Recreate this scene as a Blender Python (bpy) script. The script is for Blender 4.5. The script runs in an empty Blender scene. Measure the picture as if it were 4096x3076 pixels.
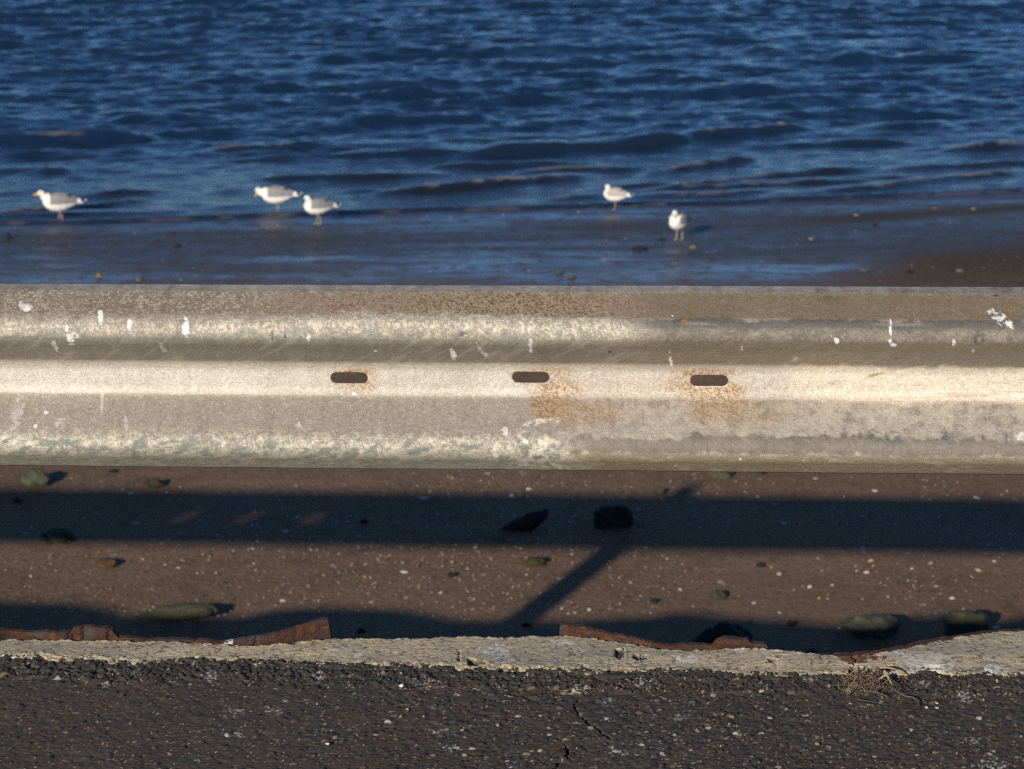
import bpy, bmesh, math, random
import numpy as np
from mathutils import Vector, Matrix

# ---------------------------------------------------------------- camera, sky, sun
TH, ROLL = 0.2524, 0.0111
EYE = 1.6
LENS = 85.0
FPX = LENS / 36 * 4096
sc = bpy.context.scene
_F = np.array([0, math.cos(TH), -math.sin(TH)])
_U0 = np.array([0, math.sin(TH), math.cos(TH)])
_R0 = np.array([1.0, 0, 0])
RT = math.cos(ROLL) * _R0 - math.sin(ROLL) * _U0
UP = math.sin(ROLL) * _R0 + math.cos(ROLL) * _U0
CAM = np.array([0, 0, EYE])
cd = bpy.data.cameras.new("camera")
cam = bpy.data.objects.new("camera", cd)
sc.collection.objects.link(cam)
cam.matrix_world = Matrix(((RT[0], UP[0], -_F[0], 0), (RT[1], UP[1], -_F[1], 0), (RT[2], UP[2], -_F[2], EYE), (0, 0, 0, 1)))
cd.lens = LENS; cd.sensor_width = 36; cd.sensor_fit = 'HORIZONTAL'
cd.clip_start = 0.05; cd.clip_end = 20000
cd.dof.use_dof = True; cd.dof.focus_distance = 4.2; cd.dof.aperture_fstop = 10.5
sc.camera = cam

SUN = np.array([-0.46, -1.0, 0.363]); SUN = SUN / np.linalg.norm(SUN)
world = bpy.data.worlds.new("World"); sc.world = world
world.use_nodes = True
wn = world.node_tree.nodes; wl = world.node_tree.links
bgn = wn['Background']
sky = wn.new('ShaderNodeTexSky'); sky.sky_type = 'NISHITA'; sky.sun_disc = False
sky.sun_elevation = math.asin(SUN[2]); sky.sun_rotation = math.atan2(SUN[0], SUN[1])
sky.altitude = 0; sky.air_density = 1.0; sky.dust_density = 0.3; sky.ozone_density = 4.0
tint = wn.new('ShaderNodeMixRGB'); tint.blend_type = 'MULTIPLY'; tint.inputs[0].default_value = 1; tint.inputs[2].default_value = (.73, .96, 1.28, 1)
wl.new(sky.outputs[0], tint.inputs[1]); gm_ = wn.new('ShaderNodeTexCoord'); sp_ = wn.new('ShaderNodeSeparateXYZ'); rm_ = wn.new('ShaderNodeValToRGB')   # a clear winter sky that darkens towards the zenith
wl.new(gm_.outputs['Generated'], sp_.inputs[0]); wl.new(sp_.outputs['Z'], rm_.inputs[0])
rm_.color_ramp.elements[0].position = .3; rm_.color_ramp.elements[0].color = (1.65, 1.65, 1.65, 1); rm_.color_ramp.elements[1].position = .85; rm_.color_ramp.elements[1].color = (.4, .4, .4, 1)
t2_ = wn.new('ShaderNodeMixRGB'); t2_.blend_type = 'MULTIPLY'; t2_.inputs[0].default_value = 1; wl.new(tint.outputs[0], t2_.inputs[1]); wl.new(rm_.outputs[0], t2_.inputs[2])
wl.new(t2_.outputs[0], bgn.inputs[0]); bgn.inputs[1].default_value = 0.065
sl = bpy.data.lights.new("sun", 'SUN'); sl.energy = 4.9; sl.angle = math.radians(0.5); sl.color = (1.0, 0.89, 0.76)
so = bpy.data.objects.new("sun", sl); sc.collection.objects.link(so)
so.rotation_euler = Vector(SUN).to_track_quat('Z', 'Y').to_euler()
sc.view_settings.view_transform = 'Standard'; sc.view_settings.look = 'None'
sc.view_settings.exposure = 0.0; sc.view_settings.gamma = 1.0; sc.view_settings.use_curve_mapping = False
sc.cycles.max_bounces = 5; sc.cycles.use_denoising = False; sc.cycles.filter_width = 1.15; sc.cycles.sample_clamp_direct = 2.5; sc.cycles.sample_clamp_indirect = 2.5

# ---------------------------------------------------------------- helpers
rng = np.random.default_rng(7)
random.seed(7)
def proj(P):
    d = P - CAM; w = d @ _F
    return 2048 + FPX * (d @ RT) / w, 1538 - FPX * (d @ UP) / w
def unproj(px, py, z):
    px = np.asarray(px, float); py = np.asarray(py, float)
    d = _F[None] + ((px - 2048) / FPX)[..., None] * RT + ((1538 - py) / FPX)[..., None] * UP
    t = (z - EYE) / d[..., 2]
    return CAM + d * t[..., None]
_tab = rng.random(65536)
def _h(ix, iy, seed):
    k = (ix.astype(np.int64) * 73856093) ^ (iy.astype(np.int64) * 19349663) ^ (seed * 83492791)
    k = (k ^ (k >> 13)) * 1274126177
    return _tab[(k ^ (k >> 16)) & 65535]
def vn(x, y, seed=0):
    x, y = np.broadcast_arrays(np.asarray(x, float), np.asarray(y, float))
    ix = np.floor(x); iy = np.floor(y); fx = x - ix; fy = y - iy
    fx = fx * fx * (3 - 2 * fx); fy = fy * fy * (3 - 2 * fy)
    a = _h(ix, iy, seed); b = _h(ix + 1, iy, seed); c = _h(ix, iy + 1, seed); d = _h(ix + 1, iy + 1, seed)
    return (a + (b - a) * fx) * (1 - fy) + (c + (d - c) * fx) * fy
def fbm(x, y, seed=0, o=4, g=0.5):
    s = 0; a = 1; n = 0
    for k in range(o):
        s = s + a * vn(x * 2 ** k + 17.3 * k, y * 2 ** k - 9.1 * k, seed + k); n += a; a *= g
    return s / n
def sm(a, b, x):
    t = np.clip((x - a) / (b - a), 0, 1); return t * t * (3 - 2 * t)
def band(a, b, x, e):
    return sm(a - e, a + e, x) * (1 - sm(b - e, b + e, x))
def mixc(col, c, m):
    m = np.clip(m, 0, 1)[..., None]
    return col * (1 - m) + np.array(c) * m

def grid_mesh(name, P, keep=None, col=None, attrs=None, smooth=True):
    ny, nx = P.shape[:2]
    me = bpy.data.meshes.new(name)
    idx = np.arange(ny * nx).reshape(ny, nx)
    q = np.stack([idx[:-1, :-1], idx[:-1, 1:], idx[1:, 1:], idx[1:, :-1]], -1).reshape(-1, 4)
    if keep is not None: q = q[keep.reshape(-1)]
    me.vertices.add(ny * nx); me.vertices.foreach_set('co', P.reshape(-1).astype(np.float32))
    n = len(q)
    me.loops.add(n * 4); me.polygons.add(n)
    me.loops.foreach_set('vertex_index', q.reshape(-1).astype(np.int32))
    me.polygons.foreach_set('loop_start', np.arange(0, n * 4, 4, dtype=np.int32))
    me.polygons.foreach_set('loop_total', np.full(n, 4, dtype=np.int32))
    me.polygons.foreach_set('use_smooth', np.full(n, smooth))
    me.update(calc_edges=True)
    if col is not None: set_col(me, col.reshape(-1, 3))
    for k, a in (attrs or {}).items(): set_attr(me, k, a.reshape(-1))
    return me
def set_col(me, col, name='Col'):
    a = me.attributes.new(name, 'FLOAT_COLOR', 'POINT')
    c = np.ones((len(col), 4), np.float32); c[:, :3] = col
    a.data.foreach_set('color', c.reshape(-1))
def set_attr(me, name, v):
    a = me.attributes.new(name, 'FLOAT', 'POINT'); a.data.foreach_set('value', v.astype(np.float32))
def soup_mesh(name, V, Fc, col=None, smooth=True):
    me = bpy.data.meshes.new(name); me.from_pydata([tuple(v) for v in V], [], [tuple(f) for f in Fc])
    me.polygons.foreach_set('use_smooth', np.full(len(me.polygons), smooth)); me.update()
    if col is not None: set_col(me, np.asarray(col))
    return me
def obj(name, me, mat=None, parent=None, **props):
    o = bpy.data.objects.new(name, me); sc.collection.objects.link(o)
    if mat is not None: me.materials.append(mat)
    if parent is not None: o.parent = parent
    for k, v in props.items(): o[k] = v
    return o
def empty(name, loc, rz=0, **props):
    o = bpy.data.objects.new(name, None); sc.collection.objects.link(o)
    o.location = loc; o.rotation_euler = (0, 0, rz)
    for k, v in props.items(): o[k] = v
    return o

class NT:
    def __init__(s, name):
        s.m = bpy.data.materials.new(name); s.m.use_nodes = True
        s.t = s.m.node_tree; s.b = s.t.nodes['Principled BSDF']
    def n(s, typ, **kw):
        x = s.t.nodes.new(typ)
        for k, v in kw.items(): setattr(x, k, v)
        return x
    def l(s, a, b): s.t.links.new(a, b)
    def attr(s, name): return s.n('ShaderNodeAttribute', attribute_name=name)
    def noise(s, scale, detail=4, rough=0.6, vec=None):
        x = s.n('ShaderNodeTexNoise'); x.inputs['Scale'].default_value = scale
        x.inputs['Detail'].default_value = detail; x.inputs['Roughness'].default_value = rough
        if vec is None:
            g = s.n('ShaderNodeNewGeometry'); vec = g.outputs['Position']
        s.l(vec, x.inputs['Vector']); return x.outputs['Fac']
    def ramp(s, fac, a, b, ca=(0, 0, 0, 1), cb=(1, 1, 1, 1)):
        r = s.n('ShaderNodeValToRGB'); r.color_ramp.elements[0].position = a; r.color_ramp.elements[1].position = b
        r.color_ramp.elements[0].color = ca; r.color_ramp.elements[1].color = cb
        s.l(fac, r.inputs[0]); return r.outputs[0]
    def mul(s, a, b, t='MULTIPLY', f=1.0):
        m = s.n('ShaderNodeMixRGB', blend_type=t); m.inputs[0].default_value = f
        s.l(a, m.inputs[1])
        if isinstance(b, tuple): m.inputs[2].default_value = b
        else: s.l(b, m.inputs[2])
        return m.outputs[0]
    def mix(s, f, a, b):
        m = s.n('ShaderNodeMixRGB'); s.l(f, m.inputs[0])
        for i, v in ((1, a), (2, b)):
            if isinstance(v, tuple): m.inputs[i].default_value = v
            else: s.l(v, m.inputs[i])
        return m.outputs[0]
    def math(s, op, a, b=None):
        m = s.n('ShaderNodeMath', operation=op)
        for i, v in ((0, a), (1, b)):
            if v is None: continue
            if isinstance(v, (int, float)): m.inputs[i].default_value = v
            else: s.l(v, m.inputs[i])
        return m.outputs[0]
    def bump(s, h, dist, strength=1.0, prev=None):
        b = s.n('ShaderNodeBump'); b.inputs['Distance'].default_value = dist; b.inputs['Strength'].default_value = strength
        s.l(h, b.inputs['Height'])
        if prev is not None: s.l(prev, b.inputs['Normal'])
        s.l(b.outputs[0], s.b.inputs['Normal']); return b.outputs[0]

# ---------------------------------------------------------------- frame shared by guardrail and quay edge
YAW = 0.0718
UU = np.array([math.cos(YAW), -math.sin(YAW), 0]); WW = np.array([math.sin(YAW), math.cos(YAW), 0])
def to_uw(P): return P @ UU, P @ WW
def frm_uw(u, w, z):
    return u[..., None] * UU + w[..., None] * WW + np.asarray(z)[..., None] * np.array([0, 0, 1.0])
BZ = -2.164                                                    # beach level

# ---------------------------------------------------------------- quay edge lines
kx = [-400, 0, 240, 443, 633, 886, 1130, 1392, 1650, 2000, 2300, 2700, 2950, 3300, 3700, 4096, 4500]
ky = [2625, 2629, 2636, 2651, 2650, 2641, 2652, 2662, 2668, 2673, 2688, 2689, 2698, 2701, 2693, 2701, 2705]
ex = [0, 300, 500, 800, 900, 1050, 1200, 1320, 1600, 1800, 2000, 2200, 2260, 2400, 2600, 2700, 2850, 2950, 3050, 3200, 3400, 3500, 3600, 3750, 3900, 4000, 4096]
ey = [2551, 2558, 2560, 2568, 2575, 2578, 2562, 2546, 2545, 2538, 2541, 2533, 2530, 2546, 2578, 2590, 2588, 2583, 2592, 2606, 2623, 2613, 2590, 2560, 2534, 2520, 2517]
ku, kw = to_uw(unproj(kx, ky, 0.006))
eu, ew = to_uw(unproj(ex, ey, 0.004))
# the stretch left of the frame, read off its shadow on the beach
sx = np.array([-300, 0, 300, 450, 520, 600, 800, 900, 1100, 1300, 1500, 1650, 1850, 1950, 2060, 2200, 2400, 2600, 2720, 2800, 3000, 3200, 3450, 3600, 3850, 4096, 4400])
sy = np.array([2415, 2410, 2415, 2440, 2475, 2500, 2515, 2488, 2445, 2432, 2436, 2446, 2485, 2515, 2530, 2500, 2478, 2472, 2452, 2460, 2476, 2492, 2520, 2510, 2492, 2478, 2480])
S = unproj(sx, sy, BZ); S = S + SUN * ((-BZ) / SUN[2])
su, sw = to_uw(S)
k = su < eu[0] - 0.04
lu = np.concatenate([[-30, su[0] - 0.5], su[k], eu, [eu[-1] + 0.3, eu[-1] + 0.7, eu[-1] + 1.2, 30]])
lw = np.concatenate([[sw[0], sw[0]], sw[k], ew, [ew[-1], ew[-1] - 0.08, ew[-1], ew[-1]]])
def kerb_w(u): return np.interp(u, ku, kw)
def edge_w(u):
    acc = 0
    for d in (-0.02, -0.01, 0, 0.01, 0.02): acc = acc + np.interp(u + d, lu, lw)
    return acc / 5

UC = -0.29                                                     # middle of the visible stretch in quay coordinates
def lines(*segs):
    out = []
    for a, b, st in segs: out.append(np.arange(a, b, st))
    return np.concatenate(out)
def geo(a, b, first, ratio):
    o = [a]; s = first
    while (o[-1] < b) if first > 0 else (o[-1] > b):
        o.append(o[-1] + s); s *= ratio
    return np.array(o)

# ---------------------------------------------------------------- materials
def mat_painted(name, rough=0.8, fine=(300, 0.35), bump=(400, 0.0006), metal=None, spec=0.4, bump2=None):
    m = NT(name); c = m.attr('Col').outputs['Color']
    f = m.noise(fine[0], 5, 0.7)
    g = m.ramp(f, 0.3, 0.7, (1 - fine[1],) * 3 + (1,), (1 + fine[1],) * 3 + (1,))
    m.l(m.mul(c, g), m.b.inputs['Base Color'])
    m.b.inputs['Roughness'].default_value = rough
    m.b.inputs['Specular IOR Level'].default_value = spec
    pv = None
    if bump: pv = m.bump(m.noise(bump[0], 4, 0.7), bump[1])
    if bump2: m.bump(m.noise(bump2[0], 4, 0.7), bump2[1], prev=pv)
    return m
M_asph = mat_painted('asphalt_material', 0.75, (700, 0.35), (900, 0.0012)).m
M_conc = mat_painted('concrete_material', 0.9, (500, 0.3), (700, 0.0012), bump2=(160, 0.002)).m
M_rust = mat_painted('rusted_steel_material', 0.85, (260, 0.45), (350, 0.002), bump2=(90, 0.004)).m
M_rock = mat_painted('weedy_rock_material', 0.7, (60, 0.45), (60, 0.01)).m
M_shell = mat_painted('shell_material', 0.6, (200, 0.15), None).m
M_straw = mat_painted('straw_material', 0.7, (500, 0.3), None).m
M_gull = mat_painted('feather_material', 0.75, (120, 0.06), (200, 0.0008)).m

# ---------------------------------------------------------------- asphalt road
def stones(u, w, H, idm, n, ulo, uhi, wlo, whi, r0, r1, emb, seed, dens=None, power=1.6):
    """presses n stones into a height grid given by sorted line arrays u, w"""
    r_ = np.random.default_rng(seed)
    for i in range(n):
        cu = r_.uniform(ulo, uhi); cw = r_.uniform(wlo, whi)
        if dens is not None and r_.random() > dens(cu, cw): continue
        r = r0 + (r1 - r0) * r_.random() ** power; asp = r_.uniform(0.6, 1.0); an = r_.uniform(0, 3.14)
        i0, i1 = np.searchsorted(u, (cu - r, cu + r)); j0, j1 = np.searchsorted(w, (cw - r, cw + r))
        if i1 - i0 < 2 or j1 - j0 < 2: continue
        du = u[None, i0:i1] - cu; dw = w[j0:j1, None] - cw
        a = (du * math.cos(an) + dw * math.sin(an)) / r; b = (-du * math.sin(an) + dw * math.cos(an)) / (r * asp)
        q = 1 - np.abs(a) ** 2.6 - np.abs(b) ** 2.6
        h = np.where(q > 0, np.sqrt(np.clip(q, 0, 1)) * r * emb * r_.uniform(0.6, 1.2), -1)
        sub = H[j0:j1, i0:i1]; base = sub * 0 + r_.uniform(-0.0005, 0.0005)
        up = (h > 0) & (base + h > sub)
        sub[up] = (base + h)[up]; idm[j0:j1, i0:i1][up] = r_.random()
u = np.concatenate([UC - geo(1.04, 60, 0.02, 1.5)[::-1], UC + np.arange(-1.038, 1.038, 0.0022), UC + geo(1.04, 60, 0.02, 1.5)])
w = np.concatenate([geo(3.58, -60, -0.02, 1.5)[::-1][:-1], np.arange(3.58, 4.22, 0.0022)])
Ug, Wg = np.meshgrid(u, w)
H = (fbm(Ug * 60, Wg * 60, 11, 4) - 0.5) * 0.004 + (fbm(Ug * 190, Wg * 190, 13, 2) - 0.5) * 0.0022
ids = np.full(H.shape, -1.0)
def dn(cu, cw):
    k0 = float(np.interp(cu, ku, kw)); near = cw > k0 - 0.105
    px = (cu - UC) / 1.9 + 0.5
    return 0.9 if near else (0.14 + 0.86 * min(1, max(0, (px - 0.28) / 0.25)) if px < 0.53 else 1.0)
stones(u, w, H, ids, 19000, UC - 1.04, UC + 1.04, 3.58, 4.2, 0.0018, 0.0068, 0.48, 5, dn, 2.0)
inner = (np.abs(Ug - UC) < 1.03) & (Wg > 3.585)
kl = kerb_w(Ug)
d = kl - Wg                                                  # distance in front of the kerb
rub = band(-0.2, 0.085, d + (fbm(Ug * 9, Ug * 0, 31, 3) - 0.5) * 0.03, 0.006)  # loose crumbled strip along the concrete
crumb = (fbm(Ug * 210, Wg * 210, 5, 2, .7) - 0.5) * 1.3 + (fbm(Ug * 45, Wg * 60, 6, 3, .6) - .5) * 1.4
H = H + rub * (0.002 + crumb * 0.0048) + crumb * .0016
leftsm = (1 - sm(-0.45, 0.05, Ug)) * (1 - rub)
col = np.zeros(H.shape + (3,)) + np.array([0.076, 0.056, 0.036])
col *= (0.75 + 0.5 * fbm(Ug * 7, Wg * 14, 44, 4))[..., None]
st = ids >= 0
pal = np.zeros(H.shape + (3,)) + np.array([0.033, 0.028, 0.022])
pal[ids > 0.55] = (0.06, 0.049, 0.036); pal[ids > 0.8] = (0.05, 0.056, 0.05); pal[ids > 0.93] = (0.14, 0.11, 0.075)
pal[ids > 0.975] = (0.3, 0.23, 0.14); pal[ids > 0.99] = (0.45, 0.42, 0.36)
col = np.where(st[..., None], pal, col)
col = mixc(col, (0.05, 0.044, 0.036), rub * 0.55)
# grit sparkles
g = vn(Ug * 330, Wg * 260, 77); col = mixc(col, (0.42, 0.36, 0.27), sm(0.88, 0.95, g) * inner * 0.8)
g = vn(Ug * 420, Wg * 350, 78); col = mixc(col, (0.02, 0.02, 0.02), sm(0.75, 0.9, g) * inner * 0.7)
g = vn(Ug * 210, Wg * 150, 80); col = mixc(col, (0.5, 0.42, 0.3), sm(0.93, 0.96, g) * inner)
g = vn(Ug * 160, Wg * 160, 79); col = mixc(col, (0.4, 0.33, 0.24), sm(0.955, 0.975, g) * inner)
# crack
def polydist(px, py, pts):
    dm = np.full(px.shape, 1e9)
    for (x0, y0), (x1, y1) in zip(pts[:-1], pts[1:]):
        vx, vy = x1 - x0, y1 - y0; t = np.clip(((px - x0) * vx + (py - y0) * vy) / (vx * vx + vy * vy), 0, 1)
        dm = np.minimum(dm, np.hypot(px - x0 - t * vx, py - y0 - t * vy))
    return dm
PW = frm_uw(Ug, Wg, Ug * 0); RPX, RPY = proj(PW.reshape(-1, 3)); RPX = RPX.reshape(H.shape); RPY = RPY.reshape(H.shape)
for pts, wd in (([(2310, 2800), (2302, 2835), (2318, 2870), (2362, 2885), (2400, 2925), (2430, 2960)], 9), ([(2260, 2985), (2278, 3010), (2262, 3030), (2220, 3070), (2200, 3110)], 9), ([(1890, 2665), (1905, 2705), (1925, 2730)], 6), ([(2060, 2770), (2110, 2790)], 4)):
    cr = polydist(RPX + (fbm(Ug * 60, Wg * 60, 91, 3) - 0.5) * 46, RPY + (fbm(Ug * 60, Wg * 60, 95, 3) - 0.5) * 26, pts)
    m_ = (1 - sm(wd * 0.2, wd * .65, cr)) * inner; H = H - 0.012 * m_; col = mixc(col, (0.03, 0.026, 0.022), m_ * 0.7)
def splat(px, py, cx, cy, rx, ry, an=0, thr=0.5, fr=0.06, seed=0, rag=0.5):
    a = math.radians(an); dx = px - cx; dy = py - cy
    X = (dx * math.cos(a) + dy * math.sin(a)) / rx; Y = (-dx * math.sin(a) + dy * math.cos(a)) / ry
    q = 1 - np.sqrt(X * X + Y * Y)
    n_ = fbm(px * fr, py * fr * 1.6, seed, 3)
    return sm(-0.08, 0.12, q * (1 - rag) + (n_ - thr) * rag * 2.2) * (q > -0.25)
spl = [(955, 2845, 42, 16), (935, 2940, 30, 11), (1096, 2846, 32, 14), (1775, 2925, 48, 14), (2325, 2765, 32, 20), (2580, 2735, 40, 26), (1725, 2728, 55, 18), (1606, 2752, 18, 11), (1915, 2760, 30, 6), (850, 2708, 28, 20), (3868, 2785, 42, 26), (2432, 2808, 14, 18), (2280, 2693, 22, 6), (2065, 3008, 16, 9), (2480, 3010, 50, 12), (3890, 2965, 40, 14), (3960, 3060, 60, 20), (1280, 2706, 22, 14), (3460, 2826, 18, 8), (1145, 2805, 18, 6), (1220, 2805, 20, 7), (2730, 2870, 40, 12), (1800, 2995, 40, 14), (3700, 2740, 26, 8), (2310, 2892, 30, 6), (1216, 2872, 20, 7), (430, 2742, 12, 7), (3245, 2722, 30, 8), (2960, 2935, 40, 8), (2710, 2950, 16, 10)]
for i, (a, b, c_, d_) in enumerate(spl):
    col = mixc(col, (0.5, 0.48, 0.44), splat(RPX, RPY, a, b, c_, d_ * .9, 0, 0.6, 0.11, 200 + i, 0.85) * inner * (.8 if i % 3 else .5))
z = H * inner
z = np.where(Wg > kl + 0.02, -0.02, z)
road = obj('road', grid_mesh('road', frm_uw(Ug, Wg, z), col=col), M_asph, kind='structure')

# ---------------------------------------------------------------- quay edge: concrete cap and rusted sheet piling
wall = empty('sea_wall', tuple(frm_uw(np.array(0.), np.array(4.2), np.array(-2.2))), -YAW,
             label='crumbling pale concrete sea wall edge with a rusted steel sheet pile rim beside the asphalt', category='sea wall')
def in_wall(P):                                              # world -> wall local
    q = P - frm_uw(np.array(0.), np.array(4.2), np.array(-2.2))
    return np.stack([q @ UU, q @ WW, q[..., 2]], -1)
u = np.concatenate([UC - geo(1.04, 29, 0.02, 1.3), UC + np.arange(-1.038, 1.038, 0.0023), UC + geo(1.04, 29, 0.02, 1.3)])
u = np.unique(np.concatenate([u, np.arange(-8, -1.36, 0.03)]))
rows = np.concatenate([[-0.06, -0.03], np.linspace(0, 1, 92), [1.0, 1.0]])
Ug, Tg = np.meshgrid(u, rows)
inn = np.abs(Ug - UC) < 1.04
k0 = kerb_w(Ug) + (fbm(Ug * 34, Ug * 0, 61, 4, 0.65) - 0.5) * 0.03 + 0.004
e0 = edge_w(Ug) + (fbm(Ug * 50, Ug * 0 + 9, 63, 4, 0.6) - 0.5) * 0.008
Tc = np.clip(Tg, 0, 1)
Wg = k0 + (e0 - k0) * Tc
dk = Wg - k0; de = e0 - Wg
z = 0.005 * sm(-0.004, 0.016, dk) - 0.006 * sm(0.012, 0.0, de) + (fbm(Ug * 5, Wg * 8, 71, 3) - 0.5) * 0.01
rough_e = np.clip(sm(0.04, 0.0, dk) + 0.7 * sm(0.03, 0.0, de) + 0.08, 0, 1)
z = z + rough_e * (fbm(Ug * 90, Wg * 90, 73, 4, 0.65) - 0.5) * 0.013
pit = sm(0.66, 0.78, fbm(Ug * 120, Wg * 170, 75, 3)) * (0.35 + rough_e); z = z - pit * 0.003
z = np.where(Tg < 0, -0.03, z); z[-2:] = -0.02; z[-1] = -0.5
Wg[:2] = k0[:2] + 0.004
Pw = frm_uw(Ug, Wg, z); X_, Y_ = proj(Pw.reshape(-1, 3)); X_ = X_.reshape(z.shape); Y_ = Y_.reshape(z.shape)
col = np.zeros(z.shape + (3,)) + np.array([0.60, 0.49, 0.31])
col *= (0.74 + 0.52 * fbm(Ug * 16, Wg * 16, 81, 5, .6))[..., None]
gm = sm(0.45, 0.65, fbm(Ug * 4, Wg * 16, 83, 4)) * band(0.03, 0.2, dk, 0.02)
col = mixc(col, (0.34, 0.30, 0.23), gm * 0.5)
lowb = band(-0.02, 0.035, dk, 0.012); col = mixc(col, (0.32, 0.27, 0.18), lowb * 0.5)
col = mixc(col, (0.06, 0.055, 0.045), np.clip(pit, 0, 1) * 0.8)
fl = sm(0.6, 0.68, fbm(Ug * 120, Wg * 120, 85, 3, .65)); col = mixc(col, (0.08, 0.075, 0.06), fl * 0.7); z = z - fl * .0007
fl = sm(0.55, 0.7, fbm(Ug * 300, Wg * 300, 86, 2)); col = mixc(col, (0.2, 0.18, 0.14), fl * 0.5)
fl = sm(0.63, 0.72, fbm(Ug * 60, Wg * 90, 87, 3)); col = mixc(col, (0.6, 0.53, 0.38), fl * 0.5)
for cx, cy, rx, ry in ((2320, 2672, 30, 14), (3480, 2680, 70, 12), (1880, 2640, 18, 16), (1835, 2625, 12, 20), (3730, 2668, 30, 8), (2560, 2620, 26, 16), (2480, 2610, 18, 22), (3560, 2672, 18, 10), (3422, 2690, 40, 14), (1905, 2648, 30, 10), (3080, 2640, 26, 9)):
    m_ = splat(X_, Y_, cx, cy, rx, ry, 0, 0.5, 0.05, int(cx), 0.7); col = mixc(col, (0.05, 0.052, 0.035), m_ * 0.85); z = z - m_ * 0.006
m_ = 1 - sm(2, 9, polydist(X_ + (fbm(Ug * 80, Wg * 80, 97, 3) - 0.5) * 50, Y_, [(3425, 2630), (3418, 2660), (3395, 2700)])); col = mixc(col, (0.05, 0.04, 0.03), m_); z = z - m_ * 0.01
for i, (cx, cy, rx, ry, st_) in enumerate(((1980, 2600, 60, 18, .6), (2010, 2632, 40, 18, .5), (1430, 2619, 18, 8, 1), (2250, 2566, 40, 14, .8), (2745, 2633, 36, 16, .9), (3700, 2655, 95, 42, .6), (3985, 2676, 40, 18, 1), (3590, 2610, 40, 6, .8), (1350, 2658, 22, 12, .9), (2300, 2600, 40, 10, .35), (775, 2632, 18, 6, .8), (2960, 2600, 20, 8, .8), (2850, 2645, 14, 5, .8), (1330, 2598, 40, 5, .7), (30, 2632, 26, 14, .7), (1655, 2570, 30, 8, .3))):
    col = mixc(col, (0.7, 0.68, 0.64), splat(X_, Y_, cx, cy, rx, ry, 0, 0.5, 0.07, 300 + i, 0.65) * st_)
rs = splat(X_, Y_, 3410, 2630, 110, 18, 0, 0.45, 0.05, 350, 0.6); col = mixc(col, (0.16, 0.07, 0.03), rs)
rs = splat(X_, Y_, 640, 2560, 260, 8, 0, 0.5, 0.05, 351, 0.6); col = mixc(col, (0.2, 0.1, 0.05), rs * .5)
obj('concrete_cap', grid_mesh('concrete_cap', in_wall(frm_uw(Ug, Wg, z)), col=col), M_conc, wall)

# sheet piling: a thick plate behind the concrete, top edge eaten away by rust
tx = [-200, 0, 20, 60, 130, 250, 290, 296, 350, 400, 440, 452, 475, 700, 720, 880, 960, 1055, 1200, 1290, 1316, 1322, 1326, 2236, 2240, 2260, 2300, 2500, 2700, 2850, 2862, 2900, 2970, 2990, 3000, 3050, 3066, 3075, 3330, 3350, 3420, 3500, 3600, 3750, 3900, 4096, 4400]
tt = [22, 50, 48, 36, 32, 36, 40, 56, 62, 56, 54, 50, 14, 10, 14, 10, 20, 40, 62, 82, 84, 80, -30, -30, 38, 40, 37, 20, 12, 12, 30, 40, 36, 34, 20, 26, 20, -5, -4, 8, 9, 8, 6, 4, 4, -3, -3]
tu, _w = to_uw(unproj(tx, np.interp(tx, ex, ey), 0.0)); th_ = np.array(tt) * 0.00047
u2 = np.unique(np.concatenate([UC + np.arange(-1.038, 1.038, 0.0028), UC - geo(1.04, 29, 0.02, 1.3), UC + geo(1.04, 29, 0.02, 1.3), np.arange(-8, -1.36, 0.03)]))
nz = 26
lay = np.concatenate([np.linspace(-0.05, 1, nz), np.full(7, 1.0), np.linspace(1, 0.2, 5), [0, -2.5]])
Ug, Lg = np.meshgrid(u2, lay)
top = np.interp(Ug, tu, th_) + (fbm(Ug * 45, Ug * 0, 101, 4, 0.6) - 0.5) * 0.006 * (np.abs(Ug - UC) < 1.04)
top = 0.004 + np.where(np.abs(Ug - UC) > 1.04, 0.0, top) - 0.004
z = np.where(Lg < 0, Lg, np.minimum(1, Lg) * (top + 0.02) - 0.02); z[-1] = -2.4
thick = 0.012 + 0.006 * fbm(Ug * 25, Ug * 0, 103, 3)
back = np.concatenate([np.zeros(nz), np.linspace(0.14, 0.86, 7), np.ones(7)])[:, None] * np.ones_like(Ug)
Wg = edge_w(Ug) + 0.003 + back * thick
rel = fbm(Ug * 30, z * 90, 105, 4, 0.6) - 0.5
Wg = Wg + rel * 0.009 * (1 - back)
z = z + (back > 0.05) * (back < 0.95) * (fbm(Ug * 120, back * 3, 107, 3) - 0.5) * 0.005
Pw = frm_uw(Ug, Wg, z); X_, Y_ = proj(Pw.reshape(-1, 3)); X_ = X_.reshape(z.shape); Y_ = Y_.reshape(z.shape)
col = np.zeros(z.shape + (3,)) + np.array([0.055, 0.023, 0.013])
n_ = fbm(Ug * 40, z * 120, 109, 4); col = mixc(col, (0.045, 0.028, 0.023), sm(0.45, 0.65, n_)); col = mixc(col, (0.12, 0.045, 0.018), sm(0.55, 0.7, fbm(Ug * 90, z * 90, 111, 3)) * 0.7)
for i, (a, b, c_, d_) in enumerate(((1000, 2540, 45, 22), (360, 2535, 20, 20), (150, 2535, 30, 12), (2240, 2515, 30, 12))): col = mixc(col, (0.06, 0.05, 0.048), splat(X_, Y_, a, b, c_, d_, 0, .5, .05, 360 + i, .5) * .8)
col = mixc(col, (0.6, 0.57, 0.5), splat(X_, Y_, 915, 2565, 14, 26, 0, .5, .1, 370, .8))
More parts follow.
